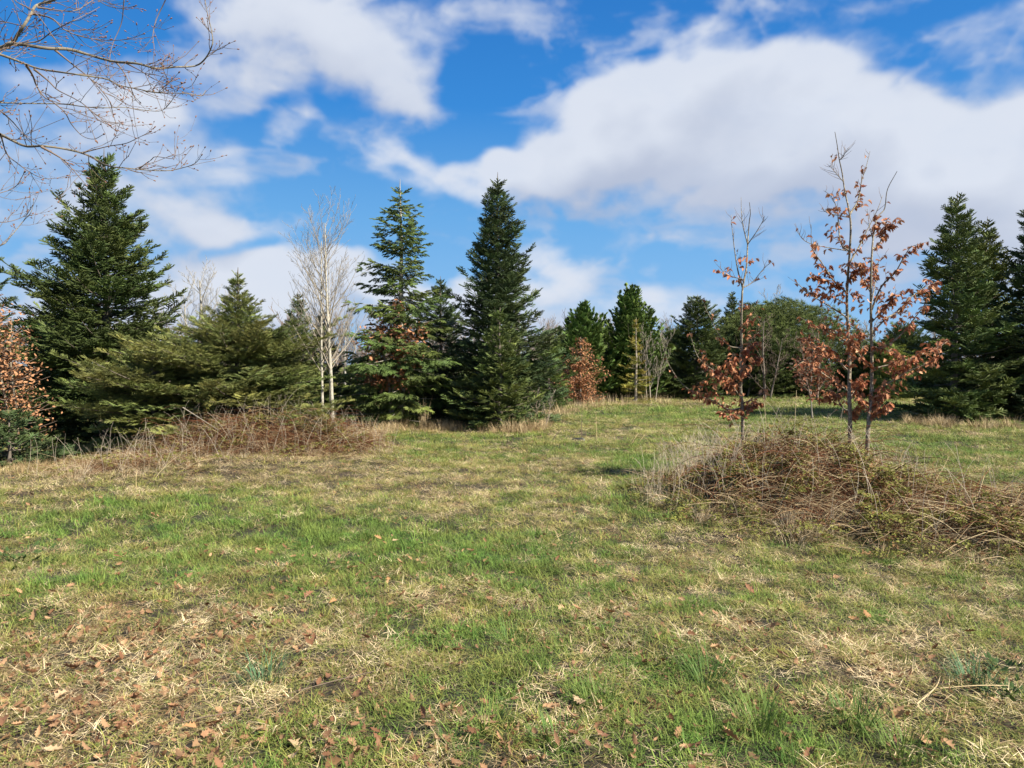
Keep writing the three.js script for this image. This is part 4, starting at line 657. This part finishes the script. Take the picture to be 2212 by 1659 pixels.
{
  const stalk = (label, px, d, h, lx, mat, rad) => { const p = place(px, d), m = part(numbered('dead_stalk'), new MB().tube(curve([V(0, 0, 0), V(lx * 0.4, h * 0.5, 0.02), V(lx, h, 0)], 8), (f) => lerp(rad, rad * 0.4, f), 5, true).geo(), mat, scene); m.position.copy(p); mark(m, label, 'dead stalk', 'single dead stalks in the meadow'); };
  stalk('thin dark upright stalk in the far grass behind the black scrap', 1256, 14.5, 0.55, 0.0, M.twig, 0.007);
  stalk('thin pale upright stalk right of the dark stalk in the far grass', 1289, 14.3, 0.6, -0.02, TDRY[0], 0.006);
  stalk('leaning brown stalk left of the dark stalk in the far grass', 1190, 14, 0.3, 0.22, M.twig, 0.01);
  stalk('pale slanting cut stalk right of the black scrap', 1364, 13.6, 0.2, 0.13, TDRY[0], 0.009);
  stalk('second pale slanting cut stalk, further right of the black scrap', 1379, 13.6, 0.18, 0.12, TDRY[0], 0.008);
  stalk('thin pale stalk standing in the straw at the front left of the left bramble heap', 294, 8.6, 0.26, 0.0, TDRY[0], 0.005);
  stalk('dry upright stalk on the right mound between the oak saplings', 1710, 8.0, 1.0, 0.05, TDRY[1], 0.005);
  stalk('second dry stalk on the right mound, close to the slim oak sapling', 1660, 8.3, 0.95, -0.06, TDRY[1], 0.005);
  // the small black scrap in the far grass
  const b = new MB(), r = rng(1201), n = 12, p = lowAt(1249, 953); b.v(0, 0.05, 0);
  for (let k = 0; k < n; k++) { const a = k / n * 2 * PI; b.v(Math.cos(a) * rr(r, 0.1, 0.19), rr(r, 0.0, 0.06), Math.sin(a) * rr(r, 0.06, 0.1)); }
  for (let k = 0; k < n; k++) b.tri(0, 1 + k, 1 + ((k + 1) % n));
  for (let k = 0; k < n; k++) { const a = k / n * 2 * PI; b.v(Math.cos(a) * 0.17, -0.02, Math.sin(a) * 0.09); }
  for (let k = 0; k < n; k++) { const k2 = (k + 1) % n; b.tri(1 + k, 1 + n + k, 1 + k2); b.tri(1 + k2, 1 + n + k, 1 + n + k2); }
  const m = part('black_scrap', b.geo(false), std(0.012, 0.013, 0.016, 0.35), scene); m.position.copy(p).add(V(0, 0.015, 0)); mark(m, 'small black crumpled scrap lying in dry grass in the middle of the meadow', 'scrap');
  // fallen sticks at lower right and by the left pile
  const stick = (label, px, py, len, az, rad, mat) => { const q = lowAt(px, py), s = part(numbered('fallen_stick'), new MB().tube(curve([V(0, 0.02, 0), V(len * 0.5, 0.045, 0.02), V(len, 0.035, -0.01)], 8), (f) => lerp(rad, rad * 0.5, f), 5, true).geo(), mat, scene); s.position.copy(q); s.rotation.y = az; mark(s, label, 'stick', 'sticks lying in the grass'); };
  stick('pale straw coloured stick slanting in the grass at lower right', 1990, 1545, 0.34, 0.75, 0.004, TDRY[0]);
  stick('thin pale stick lying level beside the slanting one at lower right', 2040, 1520, 0.3, -0.05, 0.003, TDRY[0]);
  stick('dark bramble runner lying over the leaf litter at lower left', 620, 1515, 0.55, 0.5, 0.0025, M.twig);
  stick('second dark bramble runner in the leaf litter, left of the bluish tuft', 330, 1580, 0.6, 0.35, 0.0025, M.twig);
  { const q = at(395, 880, 10.4), s = part(numbered('fallen_stick'), new MB().tube(curve([V(0, 0, 0), V(0.2, -0.12, 0.02), V(0.5, -0.32, 0)], 8), (f) => lerp(0.007, 0.003, f), 5, true).geo(), M.birchTwig, scene); s.position.copy(q); mark(s, 'pale dead branch sticking out of the left bramble heap under the fir', 'stick', 'sticks lying in the grass'); }
}

// ------------------------------------------------------------------ meadow: grass, straw, fallen leaves
{
  const r = rng(2001), G = [], S = [], W = [];
  for (let k = 0; k < 4; k++) {
    const b = new MB(), q = rng(2100 + k); for (let i = 0; i < 26; i++) { const a = q() * 2 * PI, d = 0.055 * Math.sqrt(q()); b.blade(d * Math.cos(a), -0.004, d * Math.sin(a), q() * 2 * PI, rr(q, 0.035, 0.1), rr(q, 0.35, 1.4), -rr(q, 0.3, 1.8), rr(q, 0.0022, 0.0045), 3); } G.push(b.geo(false));
    const s = new MB(); for (let i = 0; i < 28; i++) { const a = q() * 2 * PI, d = 0.075 * Math.sqrt(q()); s.blade(d * Math.cos(a), rr(q, 0, 0.022), d * Math.sin(a), q() * 2 * PI, rr(q, 0.025, 0.095), rr(q, -0.05, 0.4), -rr(q, 0, 0.5), rr(q, 0.001, 0.0024), 3); } S.push(s.geo(false));
  }
  const cg = G.map(() => new Copies()), cs = S.map(() => new Copies()), lit = new Copies(), lit2 = new Copies();
  const zones = [[1.3, 6, 480, 1], [6, 13, 260, 1.25], [13, 22, 110, 1.8], [22, 46, 32, 3]];
  for (const [za, zb, dens, sc] of zones) {
    const steps = 24;
    for (let i = 0; i < steps; i++) {
      const a = lerp(za, zb, i / steps), b = lerp(za, zb, (i + 1) / steps), hw = 0.76 * b + 1.6, n = Math.round((b - a) * 2 * hw * dens);
      for (let k = 0; k < n; k++) {
        const x = rr(r, -hw, hw), z = -rr(r, a, b), y = H(x, z), g = greenAt(x, z), pile = pileRight(x, z) + pileLeft(x, z);
        if (pile > 0.15 && r() < 0.6) continue;
        const clump = n2(x * 3.1 + 17, z * 3.1) * 0.6 + n2b(x * 8, z * 8) * 0.4; if (clump < -0.36 && za < 13 && r() < 0.7) continue;
        const s = sc * rr(r, 0.75, 1.3) * (1 + 0.25 * clump), v = rr(r, 0.6, 1.4) * (1 + 0.2 * n2b(x * 2.6 + 5, z * 2.6)), lush = smooth(g, 0.55, 1);
        if (r() < 0.24 + g * 0.74 - pile * 1.5) {
          const c = mix3(mix3([0.34, 0.3, 0.085], [0.2, 0.24, 0.055], r()), mix3([0.08, 0.17, 0.034], [0.19, 0.29, 0.054], r()), clamp(lush * 0.8 + 0.3 * n2(x * 2 + 9, z * 2), 0, 1));
          const tall = (0.6 + 0.3 * lush + 0.35 * n2b(x * 2.3, z * 2.3)) * rr(r, 0.75, 1.2);
          cg[Math.floor(r() * 4)].put(V(x, y, z), rr(r, -0.1, 0.1), r() * 6.3, rr(r, -0.1, 0.1), s, s * Math.max(0.4, tall) * (sc > 1.5 ? 0.8 : 1), s, dim(c, v));
        } else {
          const t = r() + 0.25 * n2b(x * 4 + 60, z * 4), c = t < 0.5 ? mix3([0.42, 0.31, 0.155], [0.72, 0.59, 0.36], r()) : t < 0.78 ? mix3([0.16, 0.095, 0.045], [0.34, 0.22, 0.11], r()) : mix3([0.24, 0.22, 0.07], [0.38, 0.33, 0.13], r());
          cs[Math.floor(r() * 4)].put(V(x, y, z), rr(r, -0.12, 0.12), r() * 6.3, rr(r, -0.12, 0.12), s, s * rr(r, 0.6, 1.4) * (sc > 1.5 ? 0.7 : 1), s, dim(c, v));
        }
        if (za < 13) {
          const L = blobs(litterBlobs, x, z) + 0.05;
          if (r() < L * 1.5 * (dens / 420)) { const q = rr(r, 0.018, 0.058); (r() < 0.5 ? lit : lit2).put(V(x, y + rr(r, 0.002, 0.03), z), rr(r, -0.9, 0.9), r() * 6.3, rr(r, -0.8, 0.8), q, q * rr(r, 0.5, 1.5), q * rr(r, 0.6, 1.1), dim(mix3([0.2, 0.09, 0.045], [0.46, 0.28, 0.15], r()), rr(r, 0.55, 1.15))); }
        }
      }
    }
  }
  const weeds = new Copies();
  for (let k = 0; k < 16000; k++) {
    const z = -rr(r, 2, 9), x = rr(r, -0.78, 0.78) * -z; if (n2(x * 1.3 + 80, z * 1.3) + 0.6 * n2b(x * 5, z * 5) + 0.5 * gauss(x, z, 2.2, -4.2, 2, 1.6) < 0.3) continue;
    const q = rr(r, 0.008, 0.02); weeds.put(V(x, H(x, z) + rr(r, 0.015, 0.05), z), rr(r, -0.5, 0.5), r() * 6.3, rr(r, -0.5, 0.5), q, q, q, dim(r() < 0.7 ? [0.15, 0.18, 0.04] : [0.08, 0.13, 0.035], rr(r, 0.6, 1.3)));
  }
  const wd = thing('ground_weeds', 'tiny three part green leaves creeping through the foreground grass', 'ground cover', V(0, 0, 0), null, 'stuff');
  weeds.build('leaves', LEAFLET, M.grass, wd);
  const gr = thing('grass', 'short green and olive meadow grass growing over the whole clearing', 'grass', V(0, 0, 0), null, 'stuff');
  cg.forEach((c, k) => c.build('blades', G[k], M.grass, gr));
  const st = thing('dry_grass', 'matted pale straw lying between the green grass', 'dry grass', V(0, 0, 0), null, 'stuff');
  cs.forEach((c, k) => c.build('straw', S[k], M.straw, st));
  const fl = thing('leaf_litter', 'scattered small brown leaves sunk into the grass, thickest at lower left', 'leaf litter', V(0, 0, 0), null, 'stuff');
  lit.build('leaves', OAKLEAF[3], M.leaf, fl); lit2.build('leaves', OAKLEAF[0], M.leaf, fl);
  // the larger fallen leaves, one by one
  const FALLEN = [[0.33, 0.2, 0.105], [0.44, 0.31, 0.18], [0.22, 0.11, 0.06], [0.36, 0.2, 0.09]].map((c) => leafy(...c, 0.75, 0.15));
  let n = 0;
  for (let k = 0; k < 4000 && n < 95; k++) {
    const z = -rr(r, 2.3, 6.2), x = rr(r, -0.72, 0.72) * -z, L = blobs(litterBlobs, x, z) + 0.16;
    if (r() > L * 0.8 || pileRight(x, z) > 0.08) continue;
    const m = part(numbered('fallen_leaf'), OAKLEAF[n % 5], FALLEN[n % 4], scene), s = rr(r, 0.045, 0.085); m.position.set(x, H(x, z) + rr(r, 0.012, 0.035), z); m.rotation.set(rr(r, -0.8, 0.8), r() * 6.3, rr(r, -0.7, 0.7), 'YXZ'); m.scale.setScalar(s);
    const side = x / -z, where = (side < -0.42 ? 'far left' : side < -0.15 ? 'left' : side < 0.15 ? 'middle' : side < 0.42 ? 'right' : 'far right') + (z > -3.1 ? ', bottom edge' : z > -4.2 ? ', lower quarter' : ', farther out');
    mark(m, ['tan brown', 'pale tan', 'dark reddish brown', 'warm brown'][n % 4] + (s > 0.066 ? ' large' : ' small') + ' oak leaf in the grass, ' + where, 'leaf', 'larger fallen oak leaves in the foreground grass'); n++;
  }
  // tall dry grass along the feet of the trees, too thin to count
  const d = new Copies(), tall = tussockGeometry(2300, 26, 0.4, 0.16, 0.55, 0.008);
  for (let k = 0; k < 1500; k++) {
    const z = -rr(r, 25, 40), x = rr(r, -0.1, 0.75) * -z; const edge = 27.5 + 6 * smooth(x / -z, 0.1, 0.3) + 1.5 * n2(x * 0.3, 4); if (-z < edge) continue;
    const s = rr(r, 0.6, 1.3); d.put(V(x, H(x, z) - 0.01, z), 0, r() * 6.3, 0, s, s, s, dim(mix3([0.3, 0.22, 0.12], [0.46, 0.37, 0.22], r()), rr(r, 0.7, 1.1)));
  }
  for (let k = 0; k < 700; k++) { const z = -rr(r, 15, 26), x = rr(r, -0.75, 0.08) * -z; if (-z < 18.5 - 14 * Math.max(0, -x / -z - 0.1)) continue; const s = rr(r, 0.5, 1.1); d.put(V(x, H(x, z) - 0.01, z), 0, r() * 6.3, 0, s, s, s, dim(mix3([0.28, 0.22, 0.12], [0.42, 0.34, 0.2], r()), rr(r, 0.6, 1.1))); }
  const line = [[[0, 10.1], [120, 10.9], [250, 10.6]], [[700, 12.6], [780, 14], [850, 16.4], [980, 17], [1110, 15.9], [1165, 17], [1190, 21], [1300, 26]], [[1950, 18.6], [2060, 17.4], [2212, 17]]];
  for (const l of line) for (let i = 0; i + 1 < l.length; i++) for (let k = 0; k < 75; k++) {
    const f = r(), px = lerp(l[i][0], l[i + 1][0], f), dd = lerp(l[i][1], l[i + 1][1], f) + rr(r, -0.6, 0.35), x = at(px, 900, dd).x + rr(r, -0.2, 0.2), left = px < 300, s = rr(r, 0.2, left ? 0.5 : 0.8) * (!left && r() < 0.12 ? 1.6 : 1);
    d.put(V(x, H(x, -dd) - 0.01, -dd), rr(r, -0.2, 0.2), r() * 6.3, rr(r, -0.2, 0.2), s * 1.1, s, s * 1.1, dim(mix3([0.26, 0.18, 0.09], left ? [0.4, 0.3, 0.16] : [0.6, 0.47, 0.27], r()), rr(r, 0.7, 1.1)));
  }
  for (const [pile, x0, x1, z0, z1, n] of [[pileRight, 1.2, 6.2, -9.8, -4.8, 230], [pileLeft, -7.2, -1.8, -13.6, -8.8, 150]]) for (let k = 0; k < n;) {
    const x = rr(r, x0, x1), z = rr(r, z0, z1), h = pile(x, z); if (h < 0.03 || h > 0.17 && r() > (z < -7.6 && pile === pileRight ? 0.55 : 0.04)) continue; k++;
    const s = rr(r, 0.3, 0.75) * (h > 0.17 ? 1 : 0.75); d.put(V(x, H(x, z) + Math.max(0, h - 0.12), z), rr(r, -0.35, 0.35), r() * 6.3, rr(r, -0.35, 0.35), s * 1.3, s, s * 1.3, dim(mix3([0.3, 0.22, 0.12], [0.55, 0.46, 0.31], r()), rr(r, 0.7, 1.1)));
  }
  const dt = thing('tall_dry_grass', 'thin tall dry grass standing at the trees and around the brambles', 'dry grass', V(0, 0, 0), null, 'stuff');
  d.build('blades', tall, M.straw, dt);
}

{ // the far wood behind the clearing: one mass of bare and evergreen growth
  const r = rng(3001), bush = new Copies(), twigs = new Copies(), wood = thing('distant_wood', 'brownish far wood closing the clearing behind all the trees', 'wood', V(0, 0, 0), null, 'stuff');
  const b = new MB(), tb = [b, b]; bough(tb, rng(3002), V(0, 0, 0), V(0, 1, 0), 1, 0.02, 0, { levels: 2, kids: [22, 8], start: 0.08, angle: [0.4, 0.9], ratio: [0.35, 0.55], taper: 0.2, wiggle: 0.06, up: 0.14, min: 0.0022 });
  const tree = b.geo();
  for (let k = 0; k < 420; k++) { const d = rr(r, 48, 85), a = rr(r, -0.9, 0.9), h = rr(r, 2.6, 4.6); twigs.put(V(a * d, 0, -d), 0, r() * 6.3, 0, h * rr(r, 0.9, 1.4), h, h * rr(r, 0.9, 1.4), mix3([0.2, 0.15, 0.11], [0.33, 0.28, 0.23], r())); }
  for (let k = 0; k < 9000; k++) { const d = rr(r, 50, 80), a = rr(r, -0.95, 0.95), lump = 0.7 + 1.2 * Math.max(0, n2(a * 9, 3) + 0.4 * n2(a * 40, 8)), y = lump * r(); bush.put(V(a * d, y, -d), rr(r, -0.5, 0.5), r() * 6.3, rr(r, 0, 1.2), rr(r, 0.5, 0.9), 0.8, 0.8, dim([0.06, 0.07, 0.03], rr(r, 0.6, 1.4))); }
  twigs.build('bare_trees', tree, M.stem, wood); bush.build('undergrowth', SPRAY.loose[0], M.needle, wood);
}
renderer.render(scene, camera);
